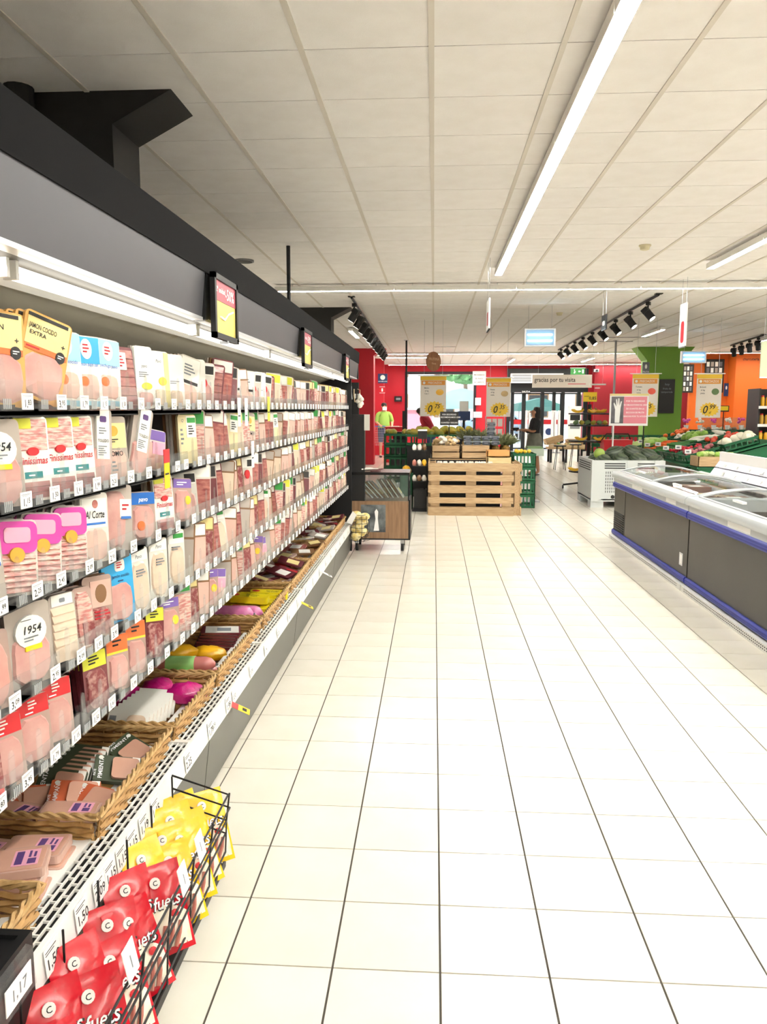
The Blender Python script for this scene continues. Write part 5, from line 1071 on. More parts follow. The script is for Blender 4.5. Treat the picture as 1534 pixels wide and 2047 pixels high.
def bananas(label, x, y, z, rz, n=6):
    t = thing('banana_bunch', label, 'bananas', (x, y, z), (0, 0, rz), 'banana bunches')
    for i in range(n):
        a = (i-(n-1)/2)*.16; pts = []
        for k in range(7):
            u = k/6; q = -.9+1.8*u; pts.append((.14*math.sin(q)+.012*i, .03*(i-n/2)*math.sin(PI*u*.5), .02+.11*(1-math.cos(q))+.012*(i % 2)))
        MB().tube(pts, .018, 7, taper=[.35, .8, 1, 1, 1, .8, .3]).build('banana', 'banana', t, True)
    MB().tube([(.11, 0, .06), (.135, 0, .10)], .014, 6).build('stem', mat('stem', '#7d7a2e', .6), t); return t
for i, (px, py, dy, rz) in enumerate(((1153, 822, -.22, .3), (1180, 820, -.28, 1.2), (1203, 822, -.2, 2.4), (1160, 875, -.15, .2), (1195, 876, -.26, .6), (1147, 936, -.15, .1))):
    p = aY(px, py, by+dy); bananas('yellow banana bunch on the rack, %s' % ['left on the top shelf', 'middle of the top shelf', 'right on the top shelf', 'left on the third shelf', 'right on the third shelf', 'on the bottom shelf'][i], p.x, by+dy, zpx((826, 826, 826, 880, 880, 940)[i], by)+.006, rz)
for i in range(6): lump('papaya' if i % 2 else 'herb', bx-.28+.11*i, by-.15, zpx(849, by)+.05, .06, .05, .045, 'plantain', 'dark green fruit on the second shelf of the banana rack', 'fruit', 'green fruit on the banana rack')
a, b = aY(1166, 803, by), aY(1194, 784, by); t = thing('price_sign', 'yellow price sign on top of the banana rack', 'sign', (bx, by, 1.63)); MB().cyl((0, 0, 0), .01, max(.02, a.z-1.63), 8).build('stem', 'black', t)
MB().box(a.x-bx, -.01, a.z-1.63, b.x-bx, 0, b.z-1.63).build('board', 'yellow', t); lm = MB(); text_mb(lm, '0,85', .06, FRONT(.05, -.011, a.z-1.63+.04)); lm.box(-.11, -.011, .16, -.02, -.0105, .168); lm.build('lettering', 'ink', t)
# grey melon bin
BY0, BY1 = 12.6, 13.75; x0, x1 = 2.49, 3.62
mat('bin_grey', '#c4c9c8', .5); mat('slot', '#2c2e2e', .8)
t = thing('melon_bin', 'big light grey slotted plastic bin full of watermelons', 'bin', ((x0+x1)/2, (BY0+BY1)/2, 0)); w2, d2, hb = (x1-x0)/2, (BY1-BY0)/2, .75
for nm, bx_ in (('front_wall', (-w2, -d2, .12, w2, -d2+.05, hb)), ('back_wall', (-w2, d2-.05, .12, w2, d2, hb)), ('side_wall', (-w2, -d2+.05, .12, -w2+.05, d2-.05, hb)), ('side_wall', (w2-.05, -d2+.05, .12, w2, d2-.05, hb))): MB().box(*bx_).build(nm, 'bin_grey', t)
MB().box(-w2, -d2, .10, w2, d2, .14).build('floor', 'bin_grey', t)
for x in (-w2+.1, 0, w2-.1):
    for y in (-d2+.12, d2-.12): MB().box(x-.1, y-.12, 0, x+.1, y+.12, .10).build('foot', 'bin_grey', t)
for xx in (-w2, 0-.02, w2-.16): MB().box(xx, -d2-.015, .1, xx+.16, -d2, hb).build('rib', 'bin_grey', t)
for k in range(2):
    xa = -w2+.2+k*(w2-.06); sl = MB()
    for r in range(3): sl.box(xa, -d2-.002, hb-.06-.035*r, xa+.32, -d2+.001, hb-.042-.035*r)
    sl.build('top_slots', 'slot', t); sl = MB()
    for r in range(7):
        for c in range(9): sl.box(xa+.02+.033*c, -d2-.002, .24+.05*r, xa+.03+.033*c, -d2+.001, .275+.05*r)
    sl.build('small_slots', 'slot', t); MB().cyl((xa+.14, -d2-.004, .175), .03, .005, 14, axis=1).build('drain', 'black', t)
sl = MB()
for r in range(4): sl.box(-w2-.002, -d2+.1+.0, hb-.06-.035*r, -w2+.001, d2-.1, hb-.045-.035*r)
sl.build('side_slots', 'slot', t)
wm = [(2.72, 12.82, .70), (2.98, 12.80, .72), (3.26, 12.82, .72), (3.52, 12.80, .70), (2.68, 13.15, .72), (2.95, 13.12, .82), (3.22, 13.1, .84), (3.5, 13.15, .78), (2.8, 13.5, .74), (3.1, 13.5, .80), (3.42, 13.5, .78)]
for i, (x, y, z) in enumerate(wm):
    t = thing('watermelon', 'dark green watermelon in the grey bin, %s' % nth(i), 'watermelon', (x, y, z), (R.uniform(-.5, .5), 1.2, R.uniform(0, 3)), 'watermelons in the grey bin'); MB().ball((0, 0, 0), .135, .135, .165, 16, 10).build('rind', 'watermelon', t, True); MB().tube([(0, 0, .16), (.01, 0, .185)], .008, 6).build('stalk', 'stem', t)
o = lump('melon_green', 2.66, 12.90, .84, .09, .09, .09, 'melon', 'bright green melon at the left corner of the grey bin', 'melon', None, jit=.01, n=16, mm=10)
# hand-hygiene sign behind the bin
a, b = aY(1218, 851, 14.0), aY(1298, 787, 14.0); cx = (a.x+b.x)/2; w_ = b.x-a.x; h_ = b.z-a.z
t = thing('glove_sign', 'white framed pink notice with a gloved hand picture behind the melon bin', 'sign', (cx, 14.0, 0)); MB().cyl((-w_*.38, .02, 0), .014, a.z, 8).build('stem', 'white_plastic', t); MB().cyl((w_*.42, .05, 0), .012, a.z, 8).build('black_stem', 'black', t); MB().box(-w_*.5, -.1, 0, w_*.5, .12, .02).build('foot', 'black', t)
MB().box(-w_/2, 0, a.z, w_/2, .02, b.z).build('frame', 'white_plastic', t); MB().box(-w_/2, -.002, b.z-.035, w_/2, 0, b.z).build('yellow_edge', 'card_cream', t)
MB().box(-w_*.14, -.003, a.z+.04, w_*.46, 0, b.z-.05).build('pink_field', mat('pink_field', '#e58a98', .5), t); MB().box(-w_*.46, -.003, a.z+.04, -w_*.14, 0, b.z-.05).build('picture', mat('grey_photo', '#7d7a80', .5, col2='#5a585c', scale=8), t)
gm = MB().prism([(-w_*.36, a.z+.05), (-w_*.24, a.z+.05), (-w_*.22, a.z+.3), (-w_*.19, a.z+.42), (-w_*.22, a.z+.42), (-w_*.25, a.z+.34), (-w_*.26, a.z+.47), (-w_*.285, a.z+.47), (-w_*.29, a.z+.35), (-w_*.32, a.z+.46), (-w_*.345, a.z+.45), (-w_*.33, a.z+.33), (-w_*.39, a.z+.40), (-w_*.405, a.z+.38), (-w_*.36, a.z+.28)], 1, -.006, -.003); gm.build('glove_print', 'paper', t)
lm = MB()
for i, s in enumerate(['POR TU SEGURIDAD', 'ES OBLIGATORIO EL USO', 'DE GUANTES EN LA', 'SECCION DE FRUTA', 'GRACIAS POR TU AYUDA']): text_mb(lm, s, .028, FRONT(w_*.16, -.0045, b.z-.14-.065*i), .9)
lm.build('lettering', 'ink_white', t)
# red basket stack beyond the bin
t = thing('shopping_basket', 'red shopping basket trolley behind the watermelons', 'shopping basket', (aY(1232, 880, 15.2).x, 15.2, 0)); MB().prism([(-.22, .55), (.22, .55), (.27, .98), (-.27, .98)], 1, -.18, .18).build('tub', 'red', t); MB().tube([(-.27, 0, .97), (-.2, -.1, 1.09), (.2, -.1, 1.09), (.27, 0, .97)], .012, 6).build('handle', 'black', t); MB().prism([(-.2, .02), (.2, .02), (.22, .55), (-.22, .55)], 1, -.17, .17).build('lower_tub', mat('red_dark', '#a3121c', .5), t)
for x in (-.15, .15): MB().cyl((x-.01, -.1, .025), .025, .02, 10, axis=0).build('wheel', 'black', t)
# wooden table before the entrance with crates
ty = 23.5; a, b = aY(1094, 897, ty), aY(1166, 886, ty)
t = thing('market_table', 'wooden market table standing before the entrance', 'table', ((a.x+b.x)/2, ty, 0)); wt = (b.x-a.x)/2; zt = a.z
MB().box(-wt, -.3, zt, wt, .3, zt+.05).build('top', 'wood', t); MB().box(-wt, -.32, zt+.05, wt, -.3, zt+.14).build('lip', 'wood_light', t)
for x in (-wt+.08, 0, wt-.08):
    for y in (-.24, .24): MB().box(x-.03, y-.03, 0, x+.03, y+.03, zt).build('leg', 'dark_metal', t)
crate('wood_crate', 'tilted wooden crate on the market table, left one', 'crate', ((a.x+b.x)/2-.32, ty, zt+.18), .5, .4, .16, 'wood', 2, (0, -.25, .1), 'crates on the market table')
crate('wood_crate', 'tilted wooden crate on the market table, right one', 'crate', ((a.x+b.x)/2+.26, ty, zt+.1), .46, .4, .16, 'wood', 2, (.1, 0, 0), 'crates on the market table')
for i in range(9): lump(['garlic', 'potato_y', 'lime_label'][i % 3], (a.x+b.x)/2-.4+.1*i, ty-.15+.06*(i % 3), zt+.13, .07, .06, .055, 'vegetable', 'pale round vegetable on the market table', 'vegetable', 'vegetables on the market table')
for i in range(2):
    c = aY(1132+i*26, 930, 19.5+i*1.2); t = thing('bar_chair', 'dark slim stool near the market table, %s' % ['left one', 'right one'][i], 'stool', (c.x, 20.5+i*.8, 0)); MB().cyl((0, 0, .60), .16, .03, 14).build('seat', 'black', t)
    for k in range(4): q = PI/4+k*PI/2; MB().tube([(.1*math.cos(q), .1*math.sin(q), .6), (.18*math.cos(q), .18*math.sin(q), 0)], .01, 6).build('leg', 'black', t)
# ---- sloping vegetable display on the right
mat('carrot', '#ee6a1e', .5); mat('radish', '#d3273a', .45); mat('lettuce', '#7fae3e', .6, col2='#a9cf62', scale=10); mat('celery', '#c3d68a', .55); mat('leek', '#3f7d3c', .6); mat('cauli', '#efe9d4', .7); mat('red_potato', '#b5626a', .6, col2='#c77d80', scale=10); mat('tomato', '#e0472c', .35, coat=.4); mat('white_veg', '#f1efe2', .6)
vt = thing('vegetable_stand', 'long sloping stand for green vegetable crates on the right', 'display stand', (4.65, 15.2, 0))
MB().prism([(-.55, 0), (.75, 0), (.75, 1.0), (-.55, .62)], 1, -2.2, 1.9).build('base', 'green_crate', vt); MB().prism([(-.62, .63), (.78, 1.035), (.78, 1.06), (-.62, .655)], 1, -2.25, 1.95).build('sloping_top', 'green_crate', vt)
sl_ = math.atan2(.405, 1.40)
VEG = [('red_potato', (.045, .04, .035), 18, 'red potatoes'), ('radish', (.03, .03, .03), 20, 'red radishes'), ('leek', (.03, .2, .03), 12, 'green leeks'), ('carrot', (.022, .15, .022), 18, 'orange carrots'), ('lettuce', (.10, .10, .08), 8, 'green lettuces'), ('celery', (.04, .22, .04), 9, 'pale celery'), ('cauli', (.09, .09, .08), 7, 'white cauliflowers'), ('tomato', (.05, .05, .045), 14, 'red tomatoes'), ('white_veg', (.035, .16, .035), 10, 'white spring onions'), ('lettuce', (.08, .08, .09), 9, 'curly lettuces'), ('garlic', (.04, .04, .035), 14, 'white garlic heads'), ('carrot', (.05, .05, .045), 12, 'oranges')]
ONE = {'radishes': 'radish', 'red potatoes': 'potato', 'tomatoes': 'tomato', 'oranges': 'orange'}
idx = 0
for r in range(2):
    for c in range(6):
        y = 13.35+.64*c; u = -.36+.62*r; x = 4.65+u*math.cos(sl_)+.06; z = .66+(u+.62)*math.tan(sl_)+.02; m, s, n, nm = VEG[idx]; idx += 1
        gcrate('green crate of %s on the sloping vegetable stand' % nm, (x, y, z), .56, .60, .13, (0, -sl_, 0), 'green crates on the vegetable stand')
        sing = nm.split()[-1]; sing = {'potatoes': 'potato', 'radishes': 'radish', 'tomatoes': 'tomato', 'leeks': 'leek', 'carrots': 'carrot', 'lettuces': 'lettuce', 'celery': 'celery', 'cauliflowers': 'cauliflower', 'onions': 'onion', 'heads': 'garlic', 'oranges': 'orange'}[sing]
        base = None
        for k in range(n):
            du, dy = R.uniform(-.22, .22), R.uniform(-.24, .24)*(1 if s[1] < .1 else .3); zz = z+.10+du*math.tan(sl_)+R.uniform(0, .05)
            rot = (R.uniform(-.2, .2), R.uniform(-.5, 0), R.uniform(-.5, .5)+(1.2 if s[1] > .1 else R.uniform(0, 6)))
            if base is None: base = MB().ball((0, 0, 0), *s, 8, 6, .06).build(sing, m, None, True)
            o = base if k == 0 else base.copy()
            if k: COL.objects.link(o)
            o.location = (x+du, y+dy, zz); o.rotation_euler = rot; tag(o, 'one of the %s heaped in a green crate on the vegetable stand' % nm, sing, '%s on the stand' % nm)
for i in range(7):
    t = thing('veg_tag', 'small white price tag on the vegetable stand, %s from the near end' % nth(i), 'price tag', (4.15+.03*(i % 2), 13.2+.62*i, .83+.04*(i % 2)), (0, 0, -.3), 'white tags on the vegetable stand'); MB().box(-.05, 0, .0, .05, .004, .07).build('card', 'paper', t); MB().box(-.03, -.001, .02, .02, 0, .045).build('print', 'ink_grey', t); MB().cyl((0, .002, -.12), .003, .12, 5).build('pin', 'steel', t)
crate('wood_crate', 'wooden box of pale greens at the near end of the vegetable stand', 'crate', (4.42, 12.75, .66), .62, .4, .16, 'wood', 1); 
t = thing('box_stand', 'dark green plinth under the wooden box of greens', 'plinth', (4.42, 12.75, 0)); MB().box(-.3, -.19, 0, .3, .19, .63).build('block', 'green_crate', t); MB().box(-.33, -.21, .63, .33, .21, .655).build('top', 'green_crate', t)
for i in range(12): lump('celery' if i % 2 else 'lettuce', 4.2+.04*i, 12.75+R.uniform(-.12, .12), .84, .06, .06, .05, 'leafy_green', 'pale leafy green in the wooden box', 'greens', 'greens in the wooden box')
for k, (x, y) in enumerate(((4.05, 19.2), (4.7, 19.2), (5.35, 19.2))):
    for i in range(4): gcrate('green crate in stack behind the banana rack, column %s, level %s' % (nth(k), nth(i)), (x, y, .235*i), .62, .42, .232, group='green crates behind the banana rack')
for i in range(5): gcrate('green crate of produce behind the vegetable stand, %s from the left' % nth(i), (5.6+.6*i, 17.6, .95), .56, .4, .16, group='crates behind the vegetable stand')
t = thing('rear_counter', 'long dark counter behind the vegetable stand', 'counter', (6.8, 17.6, 0)); MB().box(-1.55, -.25, 0, 1.65, .25, .9).build('base', 'green_crate', t); MB().box(-1.6, -.28, .9, 1.7, .28, .945).build('top', 'dark_metal', t)
for i in range(10):
    o = thing('flower_pot', 'potted %s plant on the rear counter, %s from the left' % (['pink', 'white'][i % 2], nth(i)), 'potted plant', (5.45+.29*i, 17.55, 1.12), group='potted plants on the rear counter'); MB().lathe([(.04, 0), (.055, .09), (.05, .09)], 10).build('pot', 'paper', o); mb = MB(); [mb.ball((R.uniform(-.07, .07), R.uniform(-.07, .07), .15+R.uniform(0, .08)), .03, n=7, m=5) for _ in range(9)]; mb.build('blooms', ['card_pink', 'garlic'][i % 2] if i < 6 else 'tomato', o, True)
# dark shelf unit at the right edge
sx = aY(1506, 850, 14.8).x
t = thing('grocery_shelf', 'tall dark shelf unit with jars and packets at the right edge', 'shelf', (sx, 14.8, 0)); MB().box(0, .3, 0, 1.0, .33, 1.92).box(0, -.2, 0, .03, .3, 1.92).box(.97, -.2, 0, 1.0, .3, 1.92).build('carcass', 'card_black', t)
SHZ = [.15, .55, .95, 1.26, 1.58]
for z in SHZ:
    b_ = MB().box(.03, -.2, z, .97, .3, z+.02).build('shelf_board', 'card_black', t); MB().box(.0, -.212, z-.02, 1.0, -.2, z+.03).build('price_strip', 'paper', b_)
k = 0
for z in SHZ:
    for i in range(9):
        o = thing('grocery_jar', 'jar or packet on the dark shelf unit, %s of level %s' % (nth(i), nth(SHZ.index(z))), 'jar', (sx+.09+.1*i, 14.68, z+.021), group='jars on the dark shelf unit'); mm_ = ['amber', 'film_brown', 'card_cream', 'gold', 'tomato', 'turkey'][(i*5+k) % 6]; MB().lathe([(.035, 0), (.04, .02), (.04, .14), (.028, .17)], 10).build('glass', mm_, o, True); MB().cyl((0, 0, .17), .03, .025, 10).build('lid', ['card_red', 'gold', 'card_black'][(i+k) % 3], o); k += 1
# checkout furniture on the left
t = thing('checkout_counter', 'red checkout counter near the red column', 'counter', (aY(790, 870, 23.2).x, 23.2, 0)); MB().box(-.26, -.3, .0, .30, .9, 1.0).build('body', 'red', t); MB().box(-.29, -.33, 1.0, .33, .93, 1.03).build('top', 'red_dark', t); MB().box(-.1, -.2, 1.03, .12, .1, 1.05).build('papers', 'paper', t)
q = aZ(795, 937, 0); t = thing('black_cabinet', 'black cabinet with a lid standing before the checkout', 'cabinet', (q.x, q.y+.3, 0)); MB().box(-.22, -.28, 0, .22, .28, .72).build('body', 'black', t); MB().box(-.24, -.3, .72, .24, .3, .75).build('rim', 'dark_metal', t); MB().box(-.12, -.2, .75, .22, .2, .95).build('machine', 'black_gloss', t)
for i, (px, lb) in enumerate(((813, 'black power pole from ceiling beside the checkout cabinet'), (1232, 'thin power pole from ceiling behind the glove notice'))):
    p = aZ(px, 680, CEIL); t = thing('power_pole', lb, 'pole', (p.x, p.y, 0), group='ceiling power poles'); MB().box(-.022, -.022, 0, .022, .022, CEIL).build('shaft', 'dark_metal' if i == 0 else 'grey_metal', t); MB().box(-.06, -.06, CEIL-.01, .06, .06, CEIL).build('ceiling_plate', 'steel', t)
    if i == 0: MB().box(-.09, -.05, .95, -.022, .05, 1.5).build('card_reader', 'black', t)
    else: MB().tube([(-.4, 0, CEIL-.03), (.4, 0, CEIL-.03)], .008, 6).build('cable_bar', 'grey_metal', t)
# scale and display stands near the window
p = aY(928, 835, 17.5); t = thing('weighing_scale', 'grey weighing scale with screen behind the produce stand', 'scale', (p.x, 17.5, 0)); MB().box(-.2, -.2, 0, .2, .2, .9).build('plinth', 'dark_metal', t); MB().box(-.2, -.2, .9, .2, .2, 1.0).build('plate', 'steel', t); MB().cyl((0, .1, 1.0), .03, .35, 8).build('mast', 'dark_metal', t); MB().box(-.14, .06, 1.3, .14, .12, 1.5).build('screen', 'card_navy', t); MB().box(-.1, .055, 1.5, .1, .09, 1.72).build('top_card', 'paper', t)
p = aY(990, 850, 19.0); t = thing('leaflet_stand', 'wire leaflet stand with white sheets behind the punnets', 'leaflet stand', (p.x, 19.0, 0)); MB().box(-.25, -.15, 0, .25, .15, .03).build('foot', 'dark_metal', t)
for x in (-.22, .22): MB().cyl((x, 0, .03), .012, 1.35, 6).build('upright', 'steel', t)
for i in range(6): MB().box(-.2+.13*(i % 3), -.05, .9+.24*(i//3), -.09+.13*(i % 3), -.04, 1.08+.24*(i//3)).build('leaflet', 'paper', t)
# ================================================================ hanging things, signs and tracks
def wires(t, xs, z0, z1):
    for x in xs: MB().cyl((x, 0, z0), .0025, z1-z0, 5).build('wire', 'steel', t)
mat('banner_paper', '#efe6dc', .6); mat('banner_orange', '#e79a3c', .5); mat('banner_yellow', '#f3c93a', .5)
BN = [(840, 893, 752, 832, '0', '75', 'hanging price banner 0,75 with yellow burst before the window', ['Mel\u00f3n', 'el kg', 'Cat. I'], 'amber'), (972, 1022, 756, 833, '0', '35', 'hanging price banner 0,35 with yellow burst left of the entrance', ['Patata', 'el kg', 'malla'], 'ginger'),
      (1262, 1318, 748, 833, '0', '85', 'hanging price banner with red fruit beside the green column', ['Tomate', 'el kg', 'rama'], 'tomato'), (1390, 1445, 748, 835, '0', '99', 'hanging price banner 0,99 before the orange wall', ['Br\u00f3coli', 'el kg', 'pieza'], 'herb')]
for a_, b_, ya, yb, p1, p2, lb, ln, fr_ in BN:
    Yb = 15.0; a, b = aY(a_, yb, Yb), aY(b_, ya, Yb); w_ = (b.x-a.x)/2; h_ = b.z-a.z
    t = thing('price_banner', lb, 'banner', ((a.x+b.x)/2, Yb, a.z), group='hanging price banners'); MB().box(-w_, -.004, 0, w_, .004, h_).build('sheet', 'banner_paper', t)
    MB().tube([(-w_-.05, 0, h_+.01), (w_+.05, 0, h_+.01)], .01, 6).build('bar', 'white_plastic', t); wires(t, (-w_*.7, w_*.7), h_+.015, CEIL-a.z)
    MB().box(-w_, -.006, h_*.90, w_, -.004, h_*.995).build('yellow_band', 'banner_yellow', t); MB().box(-w_*.9, -.006, h_*.78, w_*.9, -.004, h_*.89).build('orange_band', 'banner_orange', t); MB().cyl((-w_*.7, -.0075, h_*.835), .025, .0015, 14, axis=1).build('round_mark', 'paper', t)
    st = []
    for i in range(32): q = 2*PI*i/32; r = (.80 if i % 2 else 1.0)*w_*.82; st.append((w_*.1+r*math.cos(q), h_*.19+r*.72*math.sin(q)))
    MB().prism(st, 1, -.0065, -.004).build('burst', 'banner_yellow', t)
    lm = MB(); text_mb(lm, p1, h_*.19, FRONT(-w_*.28, -.0075, h_*.10), .9, .25); text_mb(lm, p2, h_*.11, FRONT(w_*.3, -.0075, h_*.20), .9, .25); text_mb(lm, '\u20ac', h_*.06, FRONT(w_*.15, -.0075, h_*.08), 1, .2)
    for i, s in enumerate(ln): text_mb(lm, s, h_*.035, FRONT(-w_*.5, -.0065, h_*(.69-.07*i)), 1)
    lm.build('lettering', 'ink', t); lm = MB(); text_mb(lm, 'PRECIAZOS', h_*.055, FRONT(w_*.12, -.0075, h_*.81), .9); lm.build('band_lettering', 'banner_paper', t)
    MB().ball((w_*.5, -.006, h_*.60), w_*.3, .003, h_*.075, 12, 8).build('fruit_print', fr_, t, True)
# round wooden disc sign
a, b = aY(856, 742, 14), aY(878, 703, 14); t = thing('disc_sign', 'brown round wooden disc sign hanging over the produce stand', 'sign', ((a.x+b.x)/2, 14, (a.z+b.z)/2), (0, 0, .75)); r = (b.z-a.z)/2
m = MB().cyl((0, -.012, 0), r, .024, 28, axis=1); m.build('disc', mat('disc_wood', '#9a6a48', .6, col2='#7f5236', scale=6, stretch=(8, 1, 1)), t); lm = MB(); text_mb(lm, 'FRUTERIA', .045, FRONT(0, -.014, .02), .9); text_mb(lm, 'fresca', .035, FRONT(0, -.014, -.05), .9); lm.build('lettering', mat('tan_ink', '#c9a07c', .6), t); wires(t, (0,), r, CEIL-(a.z+b.z)/2)
# insect lamps
mat('uv', '#c4e8ff', .4, emit=3.0); mat('uv_back', '#8fa6b8', .4)
for i, (xa, xb, ya, yb, Yb, lb) in enumerate(((1048, 1111, 657, 693, 13.1, 'hanging insect lamp with two blue tubes, nearer one'), (1361, 1412, 702, 726, 17.8, 'hanging insect lamp with two blue tubes by the green column'))):
    a, b = aY(xa, yb, Yb), aY(xb, ya, Yb); w_, h_ = (b.x-a.x)/2, b.z-a.z; t = thing('insect_lamp', lb, 'insect lamp', ((a.x+b.x)/2, Yb, a.z), group='blue insect lamps')
    MB().box(-w_, -.05, 0, w_, .05, .02).box(-w_, -.05, h_-.02, w_, .05, h_).box(-w_, -.05, .02, -w_+.025, .05, h_-.02).box(w_-.025, -.05, .02, w_, .05, h_-.02).build('casing', 'alu', t); MB().box(-w_+.025, -.01, .02, w_-.025, 0, h_-.02).build('backing', 'uv_back', t)
    for z in (.32, .66): MB().cyl((-w_+.05, -.03, h_*z), .014, 2*w_-.1, 10, axis=0).build('tube', 'uv', t, True)
    wires(t, (-w_*.75, w_*.75), h_, CEIL-a.z)
# aisle signs seen edge-on
for i, (x, y, z0, z1, L, lb) in enumerate(((.60, 9.15, 2.42, 2.76, .4, 'thin aisle sign seen edge-on over the aisle'), (3.16, 10.5, 2.33, 2.88, .26, 'thin aisle sign seen edge-on beside the spot track'), (2.27, 11.0, 2.60, 2.80, .28, 'small dark aisle sign beside the spot track'))):
    t = thing('aisle_sign', lb, 'sign', (x, y, z0), group='aisle signs'); MB().box(-.008, -L/2, 0, .008, L/2, z1-z0).build('panel', 'paper' if i < 2 else 'dark_metal', t); MB().box(-.009, -L/2, 0, .009, L/2, .015).build('edge', 'ink_grey', t); MB().prism(rrect(-L*.25, .06, L*.25, (z1-z0)*.6, .04), 0, -.0095, .0095).build('icon', 'ink_red' if i < 2 else 'paper', t)
    for s in (-1, 1): MB().cyl((0, s*L*.35, z1-z0), .002, CEIL-z1, 4).build('wire', 'steel', t)
# spotlight tracks
mat('spot_on', '#fff6e2', .4, emit=9.0)
def spot(parent_pt, label, tilt, rz, grp):
    t = thing('spotlight', label, 'spotlight', parent_pt, (0, 0, rz), grp); MB().box(-.03, -.03, -.05, .03, .03, 0).build('adapter', 'black', t); MB().tube([(0, 0, -.05), (0, 0, -.11)], .012, 6).build('neck', 'black', t)
    M = Matrix.Translation((0, 0, -.17)) @ Matrix.Rotation(tilt, 4, 'X')
    c = MB().cyl((0, 0, -.11), .058, .20, 14); c.v = [tuple(M @ Vector(v)) for v in c.v]; c.build('can', 'black', t, True); l = MB().cyl((0, 0, -.1125), .047, .002, 14); l.v = [tuple(M @ Vector(v)) for v in l.v]; l.build('lens', 'spot_on', t)
    f = MB(); f.box(-.065, -.05, .02, .065, .05, .09); f.v = [tuple(M @ Vector(v)) for v in f.v]; f.build('driver_box', 'black', t)
def track(label, p0, p1, n, tilt, rz, nm):
    t = thing('spot_track', label, 'light track', tuple(p0), group='spotlight tracks'); d = Vector(p1)-Vector(p0); MB().tube([(0, 0, -.02), (d.x, d.y, -.02)], .02, 4).build('rail', 'black', t); MB().box(-.05, -.05, -.012, .05, .05, 0).build('feed', 'black', t)
    for i in range(n):
        p = Vector(p0)+d*((i+.5)/n); spot((p.x, p.y, CEIL-.04), 'black spotlight on the %s track, %s from the near end' % (nm, nth(i)), tilt, rz, 'spotlights on the %s track' % nm)
track('black spotlight track above the fridge end', (-1.23, 11.9, CEIL), (-1.38, 22.6, CEIL), 11, .6, 1.3, 'left')
track('black spotlight track over the middle of the shop', (3.2, 11.85, CEIL), (3.42, 22.5, CEIL), 9, -.7, 1.0, 'middle')
track('black spotlight track before the orange wall', (7.25, 18.3, CEIL), (7.6, 21.2, CEIL), 4, .5, -.6, 'right')
# ceiling devices
for i, (px, py, lb) in enumerate(((1290, 490, 'round cream smoke detector between the strip lights'), (1119, 625, 'small round smoke detector near the insect lamp'))):
    p = aZ(px, py, CEIL); t = thing('smoke_detector', lb, 'smoke detector', (p.x, p.y, CEIL), group='smoke detectors'); MB().cyl((0, 0, -.012), .06, .012, 18).build('base', mat('cream_plastic', '#d8cfae', .5), t); MB().lathe([(.03, -.05), (.045, -.045), (.05, -.012)], 16).build('cap', 'cream_plastic', t, True)
p = aZ(488, 520, CEIL); t = thing('ceiling_speaker', 'dark round ceiling speaker above the fridge', 'speaker', (p.x, p.y, CEIL)); MB().cyl((0, 0, -.02), .11, .02, 22).build('ring', 'grey_metal', t); MB().cyl((0, 0, -.024), .09, .004, 22).build('mesh', 'black', t)
for i, (px, py, L) in enumerate(((890, 693, .6), (1250, 674, 1.1), (1380, 334, .5))):
    p = aZ(px, py if i < 2 else 560, CEIL); t = thing('slot_diffuser', 'slim ceiling air slot, %s' % ['above the brown disc', 'above the thin power pole', 'near the right strip light'][i], 'air slot', (p.x, p.y, CEIL), group='ceiling air slots'); MB().box(-L/2, -.03, -.006, L/2, .03, 0).build('frame', 'grey_metal' if i < 2 else 'white_plastic', t); MB().box(-L/2+.02, -.015, -.008, L/2-.02, .015, -.006).build('slot', 'dark_metal' if i < 2 else 'paper', t)
# ---- signs on walls and columns
def plate(name, label, cat, px0, px1, py0, py1, Y, m, extra=None, th=.02):
    a, b = aY(px0, py1, Y), aY(px1, py0, Y); t = thing(name, label, cat, ((a.x+b.x)/2, Y, a.z)); w_, h_ = b.x-a.x, b.z-a.z
    MB().box(-w_/2, -th, 0, w_/2, 0, h_).build('plate', m, t)
    if extra: extra(t, w_, h_, -th-.002)
    return t
def txt(t, lines, ink, w_, y, nm='lettering'):
    lm = MB()
    for s, h, x, z in lines:
        vs, _f = textraw(s); wd = max(v[0] for v in vs)-min(v[0] for v in vs); text_mb(lm, s, h, FRONT(x, y, z), min(1, w_*.92/(wd*h)))
    lm.build(nm, ink, t)
RW = 26.4
plate('round_sign', 'navy sign with white round symbol on the red wall', 'sign', 756, 775, 747, 766, RW, 'card_navy', lambda t, w, h, y: (MB().cyl((0, y, h*.6), h*.26, .004, 18, axis=1).build('disc', 'paper', t), txt(t, [('INFORMACION', .035, 0, .04)], 'ink_white', w, y)))
plate('extinguisher_sign', 'red fire extinguisher sign with white border', 'sign', 759, 770, 773, 786, RW, 'red', lambda t, w, h, y: (MB().box(-w/2, y, 0, w/2, y+.003, .012).box(-w/2, y, h-.012, w/2, y+.003, h).build('border', 'paper', t), MB().box(-w*.14, y, h*.25, w*.14, y+.003, h*.75).build('symbol', 'paper', t)))
plate('key_pad', 'small dark control panel on the red wall', 'control panel', 789, 804, 792, 803, 29.95, 'dark_metal', lambda t, w, h, y: MB().box(-w*.3, y, h*.3, w*.3, y+.003, h*.7).build('keys', 'ink_grey', t), .05)
plate('notice', 'white upper notice beside the shop window', 'notice', 945, 972, 742, 770, 29.95, 'paper', lambda t, w, h, y: txt(t, [('PROHIBIDO', .055, 0, h*.68), ('EL PASO', .055, 0, h*.42), ('A CARROS', .055, 0, h*.16)], 'ink', w, y))
